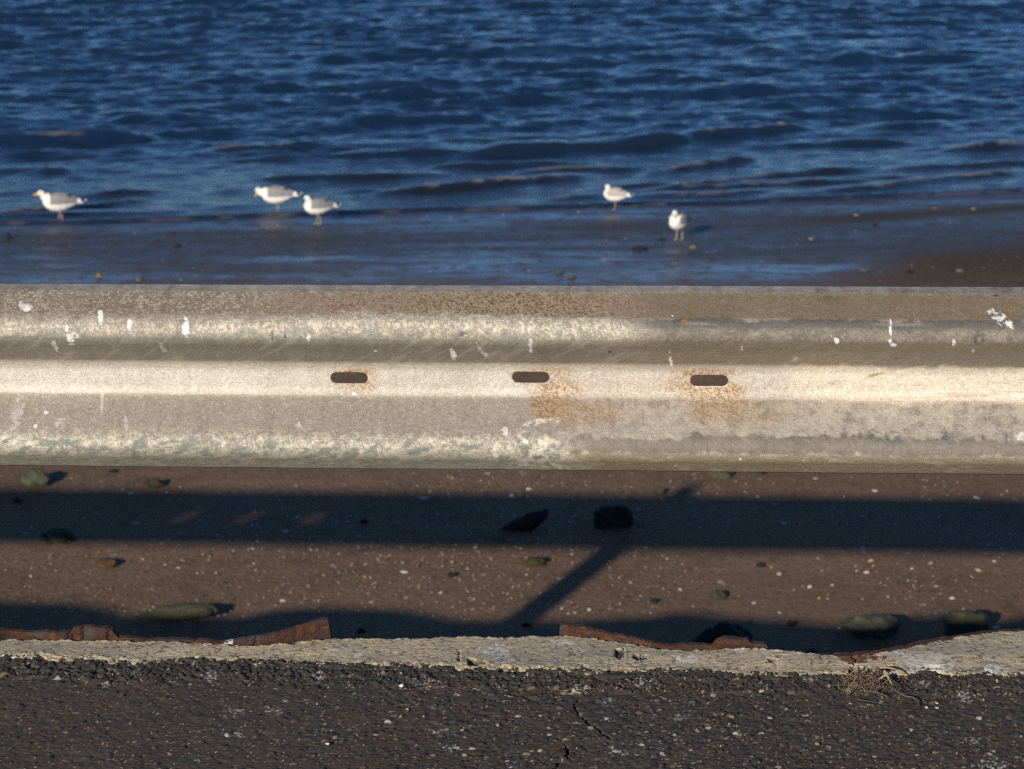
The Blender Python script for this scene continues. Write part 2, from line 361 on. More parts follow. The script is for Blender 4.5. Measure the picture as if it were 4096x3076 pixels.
for xx in (268, 285, 330, 432, 1018, 845): 
    m_ = (1 - sm(2, 6, np.abs(X_ + (fbm(z * 200, Ug * 0, xx, 2) - 0.5) * 16 - xx))) * (back < 0.3); col = mixc(col, (0.02, 0.012, 0.01), m_); Wg = Wg + m_ * 0.006
obj('steel_sheet_pile', grid_mesh('steel_sheet_pile', in_wall(frm_uw(Ug, Wg, z)), col=col), M_rust, wall, label='rusted, flaking steel sheet pile rim')

# ---------------------------------------------------------------- guardrail
RD, RZ = 4.041, 0.566
rail_root = empty('guardrail', (0, RD, RZ - 0.566), -YAW, label='weathered galvanised w-beam guardrail with rust stains and white bird droppings above the sea wall', category='guardrail')
# profile: control polygon with rounded corners, (depth towards the road, height)
def fillet(pts, radii, n=14):
    out = [np.array(pts[0])]
    for i in range(1, len(pts) - 1):
        p = np.array(pts[i]); a = np.array(pts[i - 1]) - p; b = np.array(pts[i + 1]) - p; r = radii[i]
        la, lb = np.linalg.norm(a), np.linalg.norm(b); a /= la; b /= lb
        an = math.acos(np.clip(a @ b, -1, 1)); dd = r / math.tan(an / 2)
        c = p + (a + b) / np.linalg.norm(a + b) * (r / math.sin(an / 2))
        s0 = p + a * dd - c; s1 = p + b * dd - c
        t0 = math.atan2(s0[1], s0[0]); t1 = math.atan2(s1[1], s1[0]); dt = (t1 - t0 + math.pi) % (2 * math.pi) - math.pi
        for k_ in range(n + 1): out.append(c + r * np.array([math.cos(t0 + dt * k_ / n), math.sin(t0 + dt * k_ / n)]))
    out.append(np.array(pts[-1])); return np.array(out)
cp = [(-.017, .1585), (.010, .1535), (.101, .100), (0, .027), (0, -.027), (.101, -.097), (.046, -.1425), (.034, -.1470)]
prof = fillet(cp, [0, .010, .026, .030, .030, .027, .008, 0]); prof[:, 1] *= 1.015
seg = np.r_[0, np.cumsum(np.hypot(*np.diff(prof, axis=0).T))]
ns = int(seg[-1] / 0.0021); s_ = np.linspace(0, seg[-1], ns)
pd = np.interp(s_, seg, prof[:, 0]); pz = np.interp(s_, seg, prof[:, 1])
# slots
def slot_uz(px, py):
    P = unproj(np.array([px]), np.array([py]), 0.566)
    # intersect with valley plane w = RD-plane
    d_ = _F + (px - 2048) / FPX * RT + (1538 - py) / FPX * UP
    base = np.array([0, RD, RZ]); t = ((base - CAM) @ WW) / (d_ @ WW); Q = CAM + d_ * t - base
    return float(Q @ UU), float(Q[2])
slots = [slot_uz(1398, 1510), slot_uz(2123.5, 1508), slot_uz(2837, 1521)]
for a, b in ((760, 2060), (1012, 2062), (1265, 2065)):   # slots left of the frame, known from their light on the beach
    G_ = unproj(np.array([a]), np.array([b]), BZ)[0] - np.array([0, RD, RZ]); G_ = G_ - SUN * ((G_ @ WW) / (SUN @ WW)); slots.append((float(G_ @ UU), 0.0))
SA, SB = 0.0222, 0.0098                                          # half length of the straight part, radius
xs = [np.arange(-1.062, 1.062, 0.0021), np.array([-14.0]), np.array([9.0]), np.arange(-13.9, -1.1, 0.06), np.arange(1.1, 8.9, 0.06)]
for c_, zz in slots[3:]: xs.append(np.arange(c_ - 0.045, c_ + 0.045, 0.004))
X = np.unique(np.round(np.concatenate(xs), 5))
Xg, Sg = np.meshgrid(X, s_)
Dg = pd[:, None] + 0 * Xg; Zg = pz[:, None] + 0 * Xg
inn = np.abs(Xg) < 1.055
# gentle dents, waviness
Dg = Dg + ((fbm(Xg * 2.2, Sg * 6, 121, 3) - 0.5) * 0.006 + (fbm(Xg * 9, Sg * 12, 122, 2) - .5) * .0016) * inn
Zg = Zg + (fbm(Xg * 1.3, Xg * 0, 123, 2) - 0.5) * 0.003 * inn + 0.0012 * np.exp(-(Xg / 0.6) ** 2)
edge_r = sm(-0.150, -0.157, Zg) * inn; Zg = Zg + edge_r * ((fbm(Xg * 45, Xg * 0, 125, 3) - 0.5) * 0.003 - 0.003 * np.exp(-((Xg - 0.49) / 0.07) ** 2))
keep = np.ones((len(s_) - 1, len(X) - 1), bool)
valley = np.abs(Zg) < 0.03
rim = np.zeros_like(Xg)
for cx, cz in slots:
    qx = np.maximum(np.abs(Xg - cx) - SA, 0); qz = Zg - cz; dist = np.hypot(qx, qz) - SB
    dist = np.where(valley | (np.abs(qz) < 0.03), dist, 9)
    fc = (dist[:-1, :-1] + dist[1:, :-1] + dist[:-1, 1:] + dist[1:, 1:]) / 4
    dele = fc < 0; keep &= ~dele
    tou = np.zeros(Xg.shape, bool); tou[:-1, :-1] |= dele; tou[1:, :-1] |= dele; tou[:-1, 1:] |= dele; tou[1:, 1:] |= dele
    full = np.ones(Xg.shape, bool); full[1:-1, 1:-1] = dele[:-1, :-1] & dele[1:, :-1] & dele[:-1, 1:] & dele[1:, 1:]
    full[0] = full[-1] = False; full[:, 0] = full[:, -1] = False
    bd = tou & ~full
    sx_ = np.clip(Xg - cx, -SA, SA) + cx; vx = Xg - sx_; vz = Zg - cz; L = np.hypot(vx, vz) + 1e-9
    Xg = np.where(bd, sx_ + vx / L * SB, Xg); Zg = np.where(bd, cz + vz / L * SB, Zg)
    rim = np.maximum(rim, sm(0.0035, 0.0, np.abs(dist)))
P = np.stack([Xg, -Dg, Zg + 0.566], -1)
Pw = Xg[..., None] * UU - Dg[..., None] * WW + np.array([0, RD, RZ]) + Zg[..., None] * np.array([0, 0, 1.])
PX, PY = proj(Pw.reshape(-1, 3)); PX = PX.reshape(Xg.shape); PY = PY.reshape(Xg.shape)
YV = 1507 + (PY - 1507 - .0078 * (PX - 500)) * (1 - .028 * (PX - 500) / 3600)
# --- surface colour with some light and shade of the folds, rust, dirt, droppings
a1 = fbm(Xg * 420, Sg * 420, 131, 1) * .6 + .4 * fbm(Xg * 170, Sg * 170, 132, 2)          # fine speckle
a2 = fbm(Xg * 60, Sg * 60, 133, 4, 0.6)            # mottling
a3 = fbm(Xg * 9, Sg * 40, 135, 4)                  # horizontal smears
a4 = fbm(Xg * 90, Sg * 9, 137, 4)                  # vertical runs
a5 = fbm(Xg * 5, Sg * 7, 139, 3)
a6 = sm(.35, .65, fbm(Xg * 150, Sg * 150, 140, 2, .6)) - .5      # zinc spangle and pitting
a7 = sm(.4, .62, fbm(Xg * 26 + Sg * 12, Sg * 55, 142, 4)) - .5
col = np.zeros(Xg.shape + (3,)) + np.array([0.40, 0.36, 0.30])
col *= (1 + (a1 - .5) * .45 + (a2 - .5) * .5 + (a4 - .5) * .75 + (a3 - .5) * .5 + a6 * .16 + a7 * .12 + (a5 - .5) * .3)[..., None]
wob = (fbm(Xg * 12, Sg * 0, 141, 3) - .5) * 26 + (fbm(Xg * 60, Sg * 60, 143, 3) - .5) * 34
Y2 = YV + wob
left = 1 - sm(2350, 2560, PX + (YV - 1300) * 1.2)
cream = (0.66, 0.60, 0.455)
# upper outer flank: brown grey with pale specks
m_ = band(1165, 1262, YV, 10); col = mixc(col, (0.20, 0.16, 0.115), m_ * .85 * (0.6 + a2 * .8))
col = mixc(col, (0.62, 0.56, 0.45), m_ * sm(.56, .68, a1) * .75)
# crest bands, crystalline white bloom
m_ = band(1258, 1342, Y2, 14) * left; col = mixc(col, (.27, .24, .19), m_ * sm(.6, .4, a1) * .6); col = mixc(col, cream, m_ * sm(.45, .64, a1) * .32)
wedge = band(1235, 1300 + 70 * sm(1800, 2500, PX), Y2 - 45 * sm(1900, 2650, PX), 10) * band(1250, 2650, PX, 120); col = mixc(col, (0.75, 0.69, 0.54), wedge * (.2 + .7 * sm(.42, .62, a1)) * .6)
m_ = band(1300, 1345, Y2, 10) * left * sm(.52, .62, a2); col = mixc(col, (0.22, 0.23, 0.2), m_ * .6)
leftb = 1 - sm(2180, 2420, PX - (YV - 1780) * 1.8)
m_ = band(1708, 1800, Y2, 16) * leftb; col = mixc(col, (.27, .25, .2), m_ * sm(.6, .4, a1) * .6); col = mixc(col, cream, m_ * sm(.46, .64, a1) * .42)
n_ = fbm(Xg * 55 + Sg * 60, Sg * 100, 145, 4, .6); m_ = band(1748, 1950, Y2, 14) * leftb; col = mixc(col, (0.17, 0.185, 0.155), m_ * sm(.42, .56, n_) * .85); col = mixc(col, (0.66, 0.62, 0.5), m_ * sm(.54, .64, fbm(Xg * 60 + Sg * 60, Sg * 110, 146, 3, .6)) * .4)
m_ = band(1815, 1990, Y2, 14); col = mixc(col, (0.40, 0.385, 0.30), m_ * .5)
m_ = band(1700, 1860, Y2, 18) * band(2040, 2420, PX, 60) * (PX - (YV - 1720) * 2.2 < 2260); col = mixc(col, (0.82, 0.77, 0.62), m_ * sm(.45, .62, fbm(Xg * 110, Sg * 110, 157, 3)) * .6)
# downward flank: its shade painted in as a darker tone, with slanting runs
run = fbm(Xg * 70 + Sg * 60, Sg * 14, 147, 4)
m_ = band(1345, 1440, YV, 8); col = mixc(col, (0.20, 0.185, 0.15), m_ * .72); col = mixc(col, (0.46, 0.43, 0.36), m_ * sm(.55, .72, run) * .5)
# valley: sunlit face painted paler, the flank below it darker
m_ = band(1436, 1580, YV, 8); col = mixc(col, (0.60, 0.555, 0.48), m_ * .65 * (0.5 + a5))
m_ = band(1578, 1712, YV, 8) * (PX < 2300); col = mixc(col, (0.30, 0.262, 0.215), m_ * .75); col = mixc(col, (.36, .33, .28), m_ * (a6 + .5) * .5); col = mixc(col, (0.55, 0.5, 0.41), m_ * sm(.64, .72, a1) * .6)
# rust speckle along the upper flank
den = band(1080, 2750, PX, 180) * band(1166, 1250, Y2 - 10 * sm(1500, 2500, PX), 8)
rsp = fbm(Xg * 430, Sg * 430, 149, 1)
col = mixc(col, (0.33, 0.26, 0.18), den * .8); col = mixc(col, (0.14, 0.075, 0.038), den * sm(.42, .75, rsp) * (0.4 + .5 * a5 + .3 * sm(1400, 1900, PX) * (1 - sm(2300, 2700, PX))))
m_ = band(1400, 1760, PX, 60) * band(1192, 1222, Y2, 8); col = mixc(col, (0.13, 0.065, 0.03), m_ * sm(.4, .6, a3) * .7)
m_ = band(3300, 4150, PX, 120) * band(1172, 1275, YV, 14); col = mixc(col, (0.24, 0.125, 0.06), m_ * sm(.55, .64, rsp) * .65)
# right half: olive stains, dark bands
rt = sm(2400, 2700, PX)
m_ = rt * band(1262, 1385, Y2, 12); col = mixc(col, (0.115, 0.10, 0.07), m_ * (.5 + .6 * a3)); dull = m_; m_ = rt * band(1266, 1302, Y2, 7); col = mixc(col, (0.085, 0.083, 0.08), m_ * (.45 + .5 * a4)); col = mixc(col, (.36, .32, .25), rt * band(1302, 1345, YV, 8) * sm(.5, .64, a1) * .3)
m_ = rt * band(1278, 1288, YV, 3); col = mixc(col, (0.4, 0.37, 0.32), m_ * sm(.5, .68, a3) * .35)
m_ = rt * band(1360, 1440, YV, 12); col = mixc(col, (0.30, 0.245, 0.165), m_ * (.35 + .6 * a5)); col = mixc(col, (0.2, 0.2, 0.18), rt * sm(3300, 3700, PX) * band(1385, 1445, Y2, 8) * .5)
m_ = rt * band(1165, 1262, YV, 8); col = mixc(col, (.19, .145, .09), m_ * (.55 + .6 * a3)); m_ = m_ * sm(.4, .62, a4); col = mixc(col, (0.2, 0.17, 0.12), m_ * .5)
m_ = band(1724 + 8 * np.sin(PX / 300), 1792, Y2 + (a4 - .5) * 26, 9) * sm(2150, 2330, PX); col = mixc(col, (0.125, 0.11, 0.085), m_ * .8); dull = np.maximum(dull, m_)
m_ = band(1700, 1740, Y2 + (a4 - .5) * 50, 6) * sm(3000, 3250, PX); col = mixc(col, (0.10, 0.10, 0.10), m_ * sm(.42, .6, a4) * .7)
m_ = sm(2200, 2420, PX) * band(1790, 1990, YV, 10); col = mixc(col, (0.27, 0.225, 0.145), m_ * (.6 + .5 * a3)); col = mixc(col, (0.55, 0.5, 0.36), m_ * sm(.62, .72, fbm(Xg * 40, Sg * 160, 151, 3)) * .5)
# paler valley to the right, brushed lines
m_ = band(1440, 1585, Y2, 10) * sm(3050, 3350, PX + (YV - 1500) * -1.0); col = mixc(col, (0.72, 0.65, 0.53), m_ * .75)
brush = fbm(Xg * 7 + Sg * 2, Sg * 330 + Xg * 8, 153, 3); col = mixc(col, (0.45, 0.33, 0.2), band(1470, 1590, YV, 14) * sm(3350, 3600, PX) * sm(.56, .68, brush) * .55)
m_ = band(1586, 1722, Y2, 8) * sm(2380, 2600, PX); col = mixc(col, (0.58, 0.53, 0.44), m_ * sm(.42, .62, fbm(Xg * 70, Sg * 70, 155, 4, .7)) * .7)
# rust around the slots
def halo(cx, cy, rx, ry, seed, s0=.45, s1=.62): 
    q = np.clip(1.25 - np.hypot((PX - cx) / rx, (PY - cy) / ry), 0, 1); n_ = fbm(Xg * 30, Sg * 30, seed, 3)
    return np.clip(q * 1.7 * (0.55 + n_ * .9), 0, 1)
tan_ = (0.48, 0.33, 0.17); drk = (0.19, 0.105, 0.04)
def rust(m, amt=1.0):
    global col
    col = mixc(col, tan_, m * .45 * amt); col = mixc(col, drk, m * sm(.56 - .1 * m, .72 - .1 * m, rsp) * amt * .85)
rust(halo(1440, 1500, 85, 48, 161) * (PX > 1340), .5); rust(halo(1435, 1548, 70, 26, 162), .6); rust(halo(1420, 1482, 60, 9, 163), 1)
rust(halo(2190, 1488, 110, 26, 164), .7); rust(halo(2225, 1560, 120, 46, 165), .8); rust(halo(2190, 1635, 85, 60, 166) * sm(2060 + 0, 2130, PX - (YV - 1560) * .35), .95)
rust(halo(2330, 1660, 170, 46, 167), .6); rust(halo(2500, 1590, 300, 90, 168), .2)
rust(halo(2840, 1490, 120, 24, 169), .9); rust(halo(2850, 1556, 140, 34, 170), .85); rust(halo(2870, 1610, 120, 70, 171), .7); rust(halo(2960, 1660, 190, 60, 172), .5); rust(halo(2720, 1520, 60, 70, 173), .5); rust(halo(3300, 1570, 330, 60, 174), .18)
rust(rim * inn, .9)
col = mixc(col, (0.8, 0.76, 0.68), rim * inn * sm(.5, .6, a1) * sm(0, 8, PY - 1530) * .9)  # lower slot lips: catching sun, painted pale over the rust
m_ = (1 - sm(4, 13, polydist(PX, PY + (a2 - .5) * 30, [(2100, 1712), (2160, 1692), (2230, 1682)]))); col = mixc(col, (0.85, 0.82, 0.72), m_ * sm(.35, .55, a1) * .9)
# droppings and marks
drp = [(107, 1228, 30, 20, 20, .6, .6), (110, 1240, 16, 12, 0, .9, .4), (404, 1269, 13, 31, 0, 1, .15), (270, 1315, 7, 18, 10, .9, .4), (284, 1355, 14, 26, -20, .75, .6), (300, 1345, 22, 14, 30, .5, .7), (521, 1306, 11, 26, 0, .9, .6), (745, 1312, 14, 44, 0, 1, .3), (222, 1378, 10, 24, -25, .5, .6), (1235, 1350, 10, 22, -30, .6, .6), (1814, 1412, 13, 27, -12, .95, .25), (1935, 1405, 10, 46, -38, .5, .6), (2124, 1372, 9, 18, 0, .5, .5), (2124, 1396, 10, 9, 0, .8, .3), (2684, 1440, 7, 24, -8, .95, .2), (2678, 1410, 6, 16, 0, .7, .6), (3346, 1358, 10, 14, 0, .8, .5), (3562, 1318, 6, 42, 0, .9, .35), (3560, 1362, 10, 9, 0, .9, .2), (3574, 1376, 16, 8, 0, .8, .4), (3815, 1360, 9, 20, 0, .6, .6), (4002, 1278, 62, 20, 36, .75, .55), (3893, 1398, 7, 8, 0, .8, .3), (70, 1660, 26, 90, 12, .25, .5), (182, 1655, 20, 8, -10, .7, .6), (147, 1702, 10, 16, 20, .7, .6), (240, 1690, 28, 20, 0, .25, .6), (410, 1610, 8, 55, 4, .28, .5), (505, 1690, 12, 34, 0, .25, .5), (650, 1380, 12, 30, -30, .3, .5), (1420, 1574, 12, 6, 0, .9, .5), (1503, 1397, 7, 6, 0, .8, .3), (2020, 1730, 14, 22, 10, .6, .5), (1980, 1800, 10, 50, -8, .3, .5), (3180, 1432, 16, 12, 0, .35, .5), (2968, 1388, 5, 14, 0, .6, .4), (3325, 1342, 5, 6, 0, .8, .3), (2690, 1268, 5, 4, 0, 1, .2), (2705, 1858, 6, 3, 0, .9, .2), (2962, 1833, 5, 5, 0, .9, .3), (4080, 1745, 26, 22, 20, .45, .6), (1195, 1700, 10, 18, 0, .3, .5)]
bird = np.zeros(Xg.shape)
for i, (a, b, c_, d_, an, o_, rg) in enumerate(drp): bird = np.maximum(bird, splat(PX, PY, a, b, c_ * .85, d_ * .88, an, .54, .07, 400 + i, min(.8, rg + .05)) * o_)
col = mixc(col, (0.88, 0.87, 0.84), bird)
drk_ = [(2740, 1285, 12, 15, 0, (0.3, 0.13, 0.03), .9, .5), (3320, 1203, 48, 15, 0, (0.14, 0.11, 0.08), .75, .6), (3330, 1263, 70, 20, 0, (0.16, 0.14, 0.1), .5, .6), (2440, 1402, 7, 6, 0, (0.05, 0.04, 0.03), .9, .3), (1091, 1342, 4, 15, 0, (0.06, 0.07, 0.07), .9, .3), (1142, 1342, 4, 14, 0, (0.06, 0.07, 0.07), .9, .3), (1845, 1334, 18, 7, 0, (0.07, 0.07, 0.07), .8, .7), (3505, 1495, 32, 7, -14, (0.3, 0.24, 0.15), .9, .4), (3262, 1342, 10, 9, 0, (0.12, 0.11, 0.1), .7, .4), (3915, 1350, 22, 18, 0, (0.08, 0.07, 0.06), .8, .7), (3345, 1525, 34, 12, 0, (0.42, 0.38, 0.33), .8, .6), (1820, 1776, 26, 10, 30, (0.3, 0.2, 0.13), .8, .5), (1695, 1688, 10, 10, 0, (0.38, 0.23, 0.14), .6, .5), (2000, 1270, 12, 5, 0, (0.1, 0.1, 0.1), .6, .6), (1480, 1328, 30, 16, 0, (0.24, 0.27, 0.28), .5, .5), (730, 1285, 30, 5, 0, (0.2, 0.17, 0.14), .6, .5), (3583, 1427, 7, 3, 0, (0.1, 0.07, 0.05), .9, .3), (2110, 1812, 12, 10, 0, (0.3, 0.16, 0.06), .4, .5), (3985, 1188, 10, 4, 0, (.03, .03, .03), .9, .3), (1660, 1795, 22, 24, 0, (.15, .16, .15), .45, .7), (3100, 1870, 60, 20, 0, (.28, .2, .11), .5, .6)]
for i, (a, b, c_, d_, an, cc, o_, rg) in enumerate(drk_): col = mixc(col, cc, splat(PX, PY, a, b, c_, d_, an, .5, .06, 500 + i, rg) * o_)
col = np.clip(col, 0.01, 0.92)
drt = np.clip(1 - (col.mean(-1) / 0.45), 0, 1)
metal = np.clip((0.42 - drt * .5 - bird) * (1 - dull), 0.02, .7)
rail_me = grid_mesh('rail_beam', P, keep=keep, col=col, attrs={'metal': metal, 'bird': bird})
m = NT('galvanised_steel_material')
tc = m.n('ShaderNodeTexCoord'); ov = tc.outputs['Object']
c = m.attr('Col').outputs['Color']
f1 = m.ramp(m.noise(430, 6, .8, ov), .36, .64, (.68, .67, .65, 1), (1.28, 1.28, 1.26, 1)); f2 = m.ramp(m.noise(140, 5, .65, ov), .3, .7, (.86, .85, .84, 1), (1.13, 1.13, 1.13, 1))
c = m.mul(m.mul(c, f1), f2); m.l(c, m.b.inputs['Base Color'])
m.l(m.attr('metal').outputs['Fac'], m.b.inputs['Metallic'])
m.l(m.ramp(m.noise(200, 4, .6, ov), .3, .7, (.5,) * 3 + (1,), (.7,) * 3 + (1,)), m.b.inputs['Roughness'])
pv = m.bump(m.noise(500, 5, .7, ov), .0010); pv = m.bump(m.noise(90, 4, .6, ov), .0012, prev=pv); m.bump(m.attr('bird').outputs['Fac'], .0008, prev=pv)
rb = obj('rail_beam', rail_me, m.m, rail_root)
sd = rb.modifiers.new('thickness', 'SOLIDIFY'); sd.thickness = 0.0028; sd.offset = -1
# zinc coated posts behind the beam, standing in the edge of the asphalt
def box_bm(bm, x0, x1, y0, y1, z0, z1):
    vs = [bm.verts.new(p) for p in ((x0, y0, z0), (x1, y0, z0), (x1, y1, z0), (x0, y1, z0), (x0, y0, z1), (x1, y0, z1), (x1, y1, z1), (x0, y1, z1))]
    for f_ in ((0, 3, 2, 1), (4, 5, 6, 7), (0, 1, 5, 4), (1, 2, 6, 5), (2, 3, 7, 6), (3, 0, 4, 7)): bm.faces.new([vs[i] for i in f_])
m = NT('post_steel_material'); m.b.inputs['Metallic'].default_value = .5; m.b.inputs['Roughness'].default_value = .6
m.l(m.ramp(m.noise(60), .35, .65, (.2, .17, .13, 1), (.42, .4, .36, 1)), m.b.inputs['Base Color'])
POSTU = -2.745
for k_, pu in enumerate((POSTU - 3.95, POSTU, POSTU + 3.95, POSTU + 7.9)):
    bm = bmesh.new()
    box_bm(bm, -.05, .05, .004, .012, -.3, .745); box_bm(bm, -.05, .05, .142, .150, -.3, .745); box_bm(bm, -.004, .004, .0125, .1415, -.3, .745)
    me = bpy.data.meshes.new('post'); bm.to_mesh(me); bm.free()
    o = obj('post', me, m.m, rail_root); o.location = (pu, 0, 0)
# embossed lettering beside the slots
m = NT('stamp_material'); m.b.inputs['Roughness'].default_value = .5
m.l(m.ramp(m.noise(900), .35, .6, (.5, .46, .4, 1), (.85, .83, .78, 1)), m.b.inputs['Base Color'])
for txt, px, py, h in (("J.", 2203, 1530, .0078), ("S 22 05", 2288, 1528, .0078), ("H2", 2445, 1529, .0078), ("M", 2744, 1532, .0078), ("28", 2966, 1534, .0078), ("7.4", 3038, 1535, .0078)):
    cu_ = bpy.data.curves.new('stamped_lettering', 'FONT'); cu_.body = txt; cu_.size = h * 1.45; cu_.extrude = .00035; cu_.space_character = 1.25; cu_.offset = -0.00012
    o_ = bpy.data.objects.new('tmp', cu_); sc.collection.objects.link(o_); bpy.context.view_layer.update()
    me = bpy.data.meshes.new_from_object(o_.evaluated_get(bpy.context.evaluated_depsgraph_get())); bpy.data.objects.remove(o_)
    uu_, zz_ = slot_uz(px, py + 3)
    o = obj('stamped_lettering', me, m.m, rail_root); o.location = (uu_, -.0012, .566 + zz_ - h * .5); o.rotation_euler = (math.pi / 2, 0, 0)

# ---------------------------------------------------------------- beach
wx = [-3000, 0, 700, 1112, 1700, 2400, 2900, 3400, 4096, 7000]
wy = [1010, 905, 886, 866, 850, 832, 815, 797, 768, 640]
WLp = unproj(wx, wy, BZ); 
def shore_y(x): return np.interp(x, WLp[:, 0], WLp[:, 1])
x = np.concatenate([-geo(7, 400, .08, 1.25)[::-1], np.arange(-6.97, 6.97, .035), geo(7, 400, .08, 1.25)])
y = np.concatenate([[4.1, 5, 7, 9], np.arange(10.5, 27, .045), geo(27, 60, .1, 1.25)])
Xb, Yb = np.meshgrid(x, y)
q = Yb - shore_y(Xb)
z = BZ + (fbm(Xb * .8, Yb * 1.4, 601, 4) - .5) * .02 * (1 - .55 * sm(16, 19, Yb)) + (fbm(Xb * 9, Yb * 9, 603, 3) - .5) * .008 * (1 - .85 * sm(16, 19, Yb)) - .03 * np.clip(q, 0, 100) ** 1.0
Pb = np.stack([Xb, Yb, z], -1); BPX, BPY = proj(Pb.reshape(-1, 3)); BPX = BPX.reshape(z.shape); BPY = BPY.reshape(z.shape)
bl = np.interp(BPX, [-2000, 1700, 2300, 2900, 3400, 4096, 6000], [1450, 1330, 1230, 1165, 1100, 1005, 800])
nn = (fbm(Xb * .55, Yb * 1.1, 605, 4) - .5)
wet = 1 - sm(-70, 60, (BPY - bl) + nn * 170)
stk = fbm(Xb * .35 + Yb * .1, Yb * 2.1, 607, 4)
wet2 = wet * (0.72 + .28 * sm(.36, .6, stk)) * (1 - .75 * np.exp(-((BPY - (860 - (BPX - 3600) * .06)) / 20) ** 2) * sm(2900, 3500, BPX))
col = np.zeros(z.shape + (3,)) + np.array([0.215, 0.136, 0.083])
col *= (0.8 + .4 * fbm(Xb * 2, Yb * 2, 609, 4))[..., None] * (0.9 + .2 * fbm(Xb * 14, Yb * 14, 611, 3))[..., None]
col = mixc(col, (0.042, 0.036, 0.033), sm(15, 19, Yb) * (.82 + .13 * wet))
beach_me = grid_mesh('beach', Pb, col=col, attrs={'wet': wet2})
m = NT('sand_material'); c = m.attr('Col').outputs['Color']; w_ = m.attr('wet').outputs['Fac']
mp1 = m.n('ShaderNodeMapping'); g1_ = m.n('ShaderNodeNewGeometry'); m.l(g1_.outputs['Position'], mp1.inputs[0]); mp1.inputs['Scale'].default_value = (1, 1.5, 1); mp1.inputs['Rotation'].default_value = (0, 0, -.22)
w_ = m.math('MULTIPLY', w_, m.ramp(m.noise(5.5, 6, .72, mp1.outputs[0]), .34, .50, (.5,) * 3 + (1,), (1,) * 3 + (1,)))
mp2 = m.n('ShaderNodeMapping'); m.l(g1_.outputs['Position'], mp2.inputs[0]); mp2.inputs['Scale'].default_value = (.35, 2.2, 1); mp2.inputs['Rotation'].default_value = (0, 0, -.22)
w_ = m.math('MULTIPLY', w_, m.ramp(m.noise(1.1, 4, .6, mp2.outputs[0]), .36, .54, (.74,) * 3 + (1,), (1,) * 3 + (1,)))
c = m.mul(c, m.ramp(m.noise(90, 5, .7), .3, .7, (.55, .55, .55, 1), (1.45, 1.45, 1.45, 1))); c = m.mul(c, m.ramp(m.noise(28, 3, .6), .36, .5, (.72, .72, .74, 1), (1, 1, 1, 1)))
m.l(c, m.b.inputs['Base Color'])
mp0 = m.n('ShaderNodeMapping'); g0_ = m.n('ShaderNodeNewGeometry'); m.l(g0_.outputs['Position'], mp0.inputs[0]); mp0.inputs['Scale'].default_value = (.8, 3.2, 1); mp0.inputs['Rotation'].default_value = (0, 0, -.22)
rw = m.ramp(m.noise(1.3, 6, .65, mp0.outputs[0]), .36, .64, (.16,) * 3 + (1,), (.42,) * 3 + (1,))
m.l(m.mix(w_, (.95,) * 3 + (1,), rw), m.b.inputs['Roughness'])
m.l(m.mix(w_, (.15,) * 3 + (1,), (.95,) * 3 + (1,)), m.b.inputs['Specular IOR Level'])
hgt = m.noise(45, 5, .65); dry = m.math('SUBTRACT', 1.02, w_); b_ = m.n('ShaderNodeBump'); b_.inputs['Distance'].default_value = .012
m.l(dry, b_.inputs['Strength']); m.l(hgt, b_.inputs['Height'])
b2 = m.n('ShaderNodeBump'); b2.inputs['Distance'].default_value = .012; b2.inputs['Strength'].default_value = .8
mp = m.n('ShaderNodeMapping'); g_ = m.n('ShaderNodeNewGeometry'); m.l(g_.outputs['Position'], mp.inputs[0]); mp.inputs['Scale'].default_value = (1, 1.6, 1)
m.l(m.noise(3.2, 8, .68, mp.outputs[0]), b2.inputs['Height']); m.l(b_.outputs[0], b2.inputs['Normal']); m.l(b2.outputs[0], m.b.inputs['Normal'])
obj('beach', beach_me, m.m, kind='structure')

# ---------------------------------------------------------------- water
x = np.concatenate([-geo(12.5, 4000, .1, 1.28)[::-1], np.arange(-12.46, 12.46, .04), geo(12.5, 4000, .1, 1.28)])
y = np.concatenate([np.arange(18.4, 27, .03), np.arange(27, 44, .045), geo(44, 6000, .1, 1.18)])
Xw, Yw = np.meshgrid(x, y); Yw = Yw + 0 * Xw
Q = (Yw - shore_y(Xw)) * .965 + (fbm(Xw * 1.1, Xw * 0, 651, 4) - .5) * .22
r_ = np.random.default_rng(21)
fade = np.clip(1 - sm(13, 22, np.abs(Xw)), 0, 1) * (1 - sm(45, 62, Yw))
hh = np.zeros_like(Xw); ddx = np.zeros_like(Xw); ddy = np.zeros_like(Xw)
deep = sm(.1, 7, Q)
nw = 120
for i in range(nw):
    L = .17 * (2.1 / .17) ** (r_.random() ** 1.2)
    spread = .26 + .2 * r_.random()
    an = math.radians(-90 + 14 - 10 * (L < 1)) + r_.normal() * spread * (0.5 if L > 1.0 else 1.15)
    kx_, ky_ = math.cos(an), math.sin(an)
    kk = 2 * math.pi / L; A = .0050 * L ** .95 * (1.0 if L < 1.3 else .75)
    wgt = deep * .76 + .24 if L < .9 else deep * .95 + .05
    ph = kk * (kx_ * Xw + ky_ * Yw) + r_.random() * 6.28
    if True:
        ph = ph + 1.6 * (vn(Xw * .35 + i, Yw * .35, 700 + i) - .5)
        env = sm(.22, .8, vn(Xw / (2.4 * L) + i * 7.7, Yw / (1.7 * L) - i * 3.1, 1200 + i)) * 1.75
        ph = ph - .75 * np.cos(ph) + .15 * np.sin(ph)
    s1 = np.sin(ph) * env; c1 = np.cos(ph) * env
    hh += A * wgt * c1; ddx -= A * wgt * kx_ * s1 * .3; ddy -= A * wgt * ky_ * s1 * .3
grp = .55 + .9 * fbm(Xw * .16, Yw * .22, 661, 3); grp = 1 + (grp - 1) * 1.1
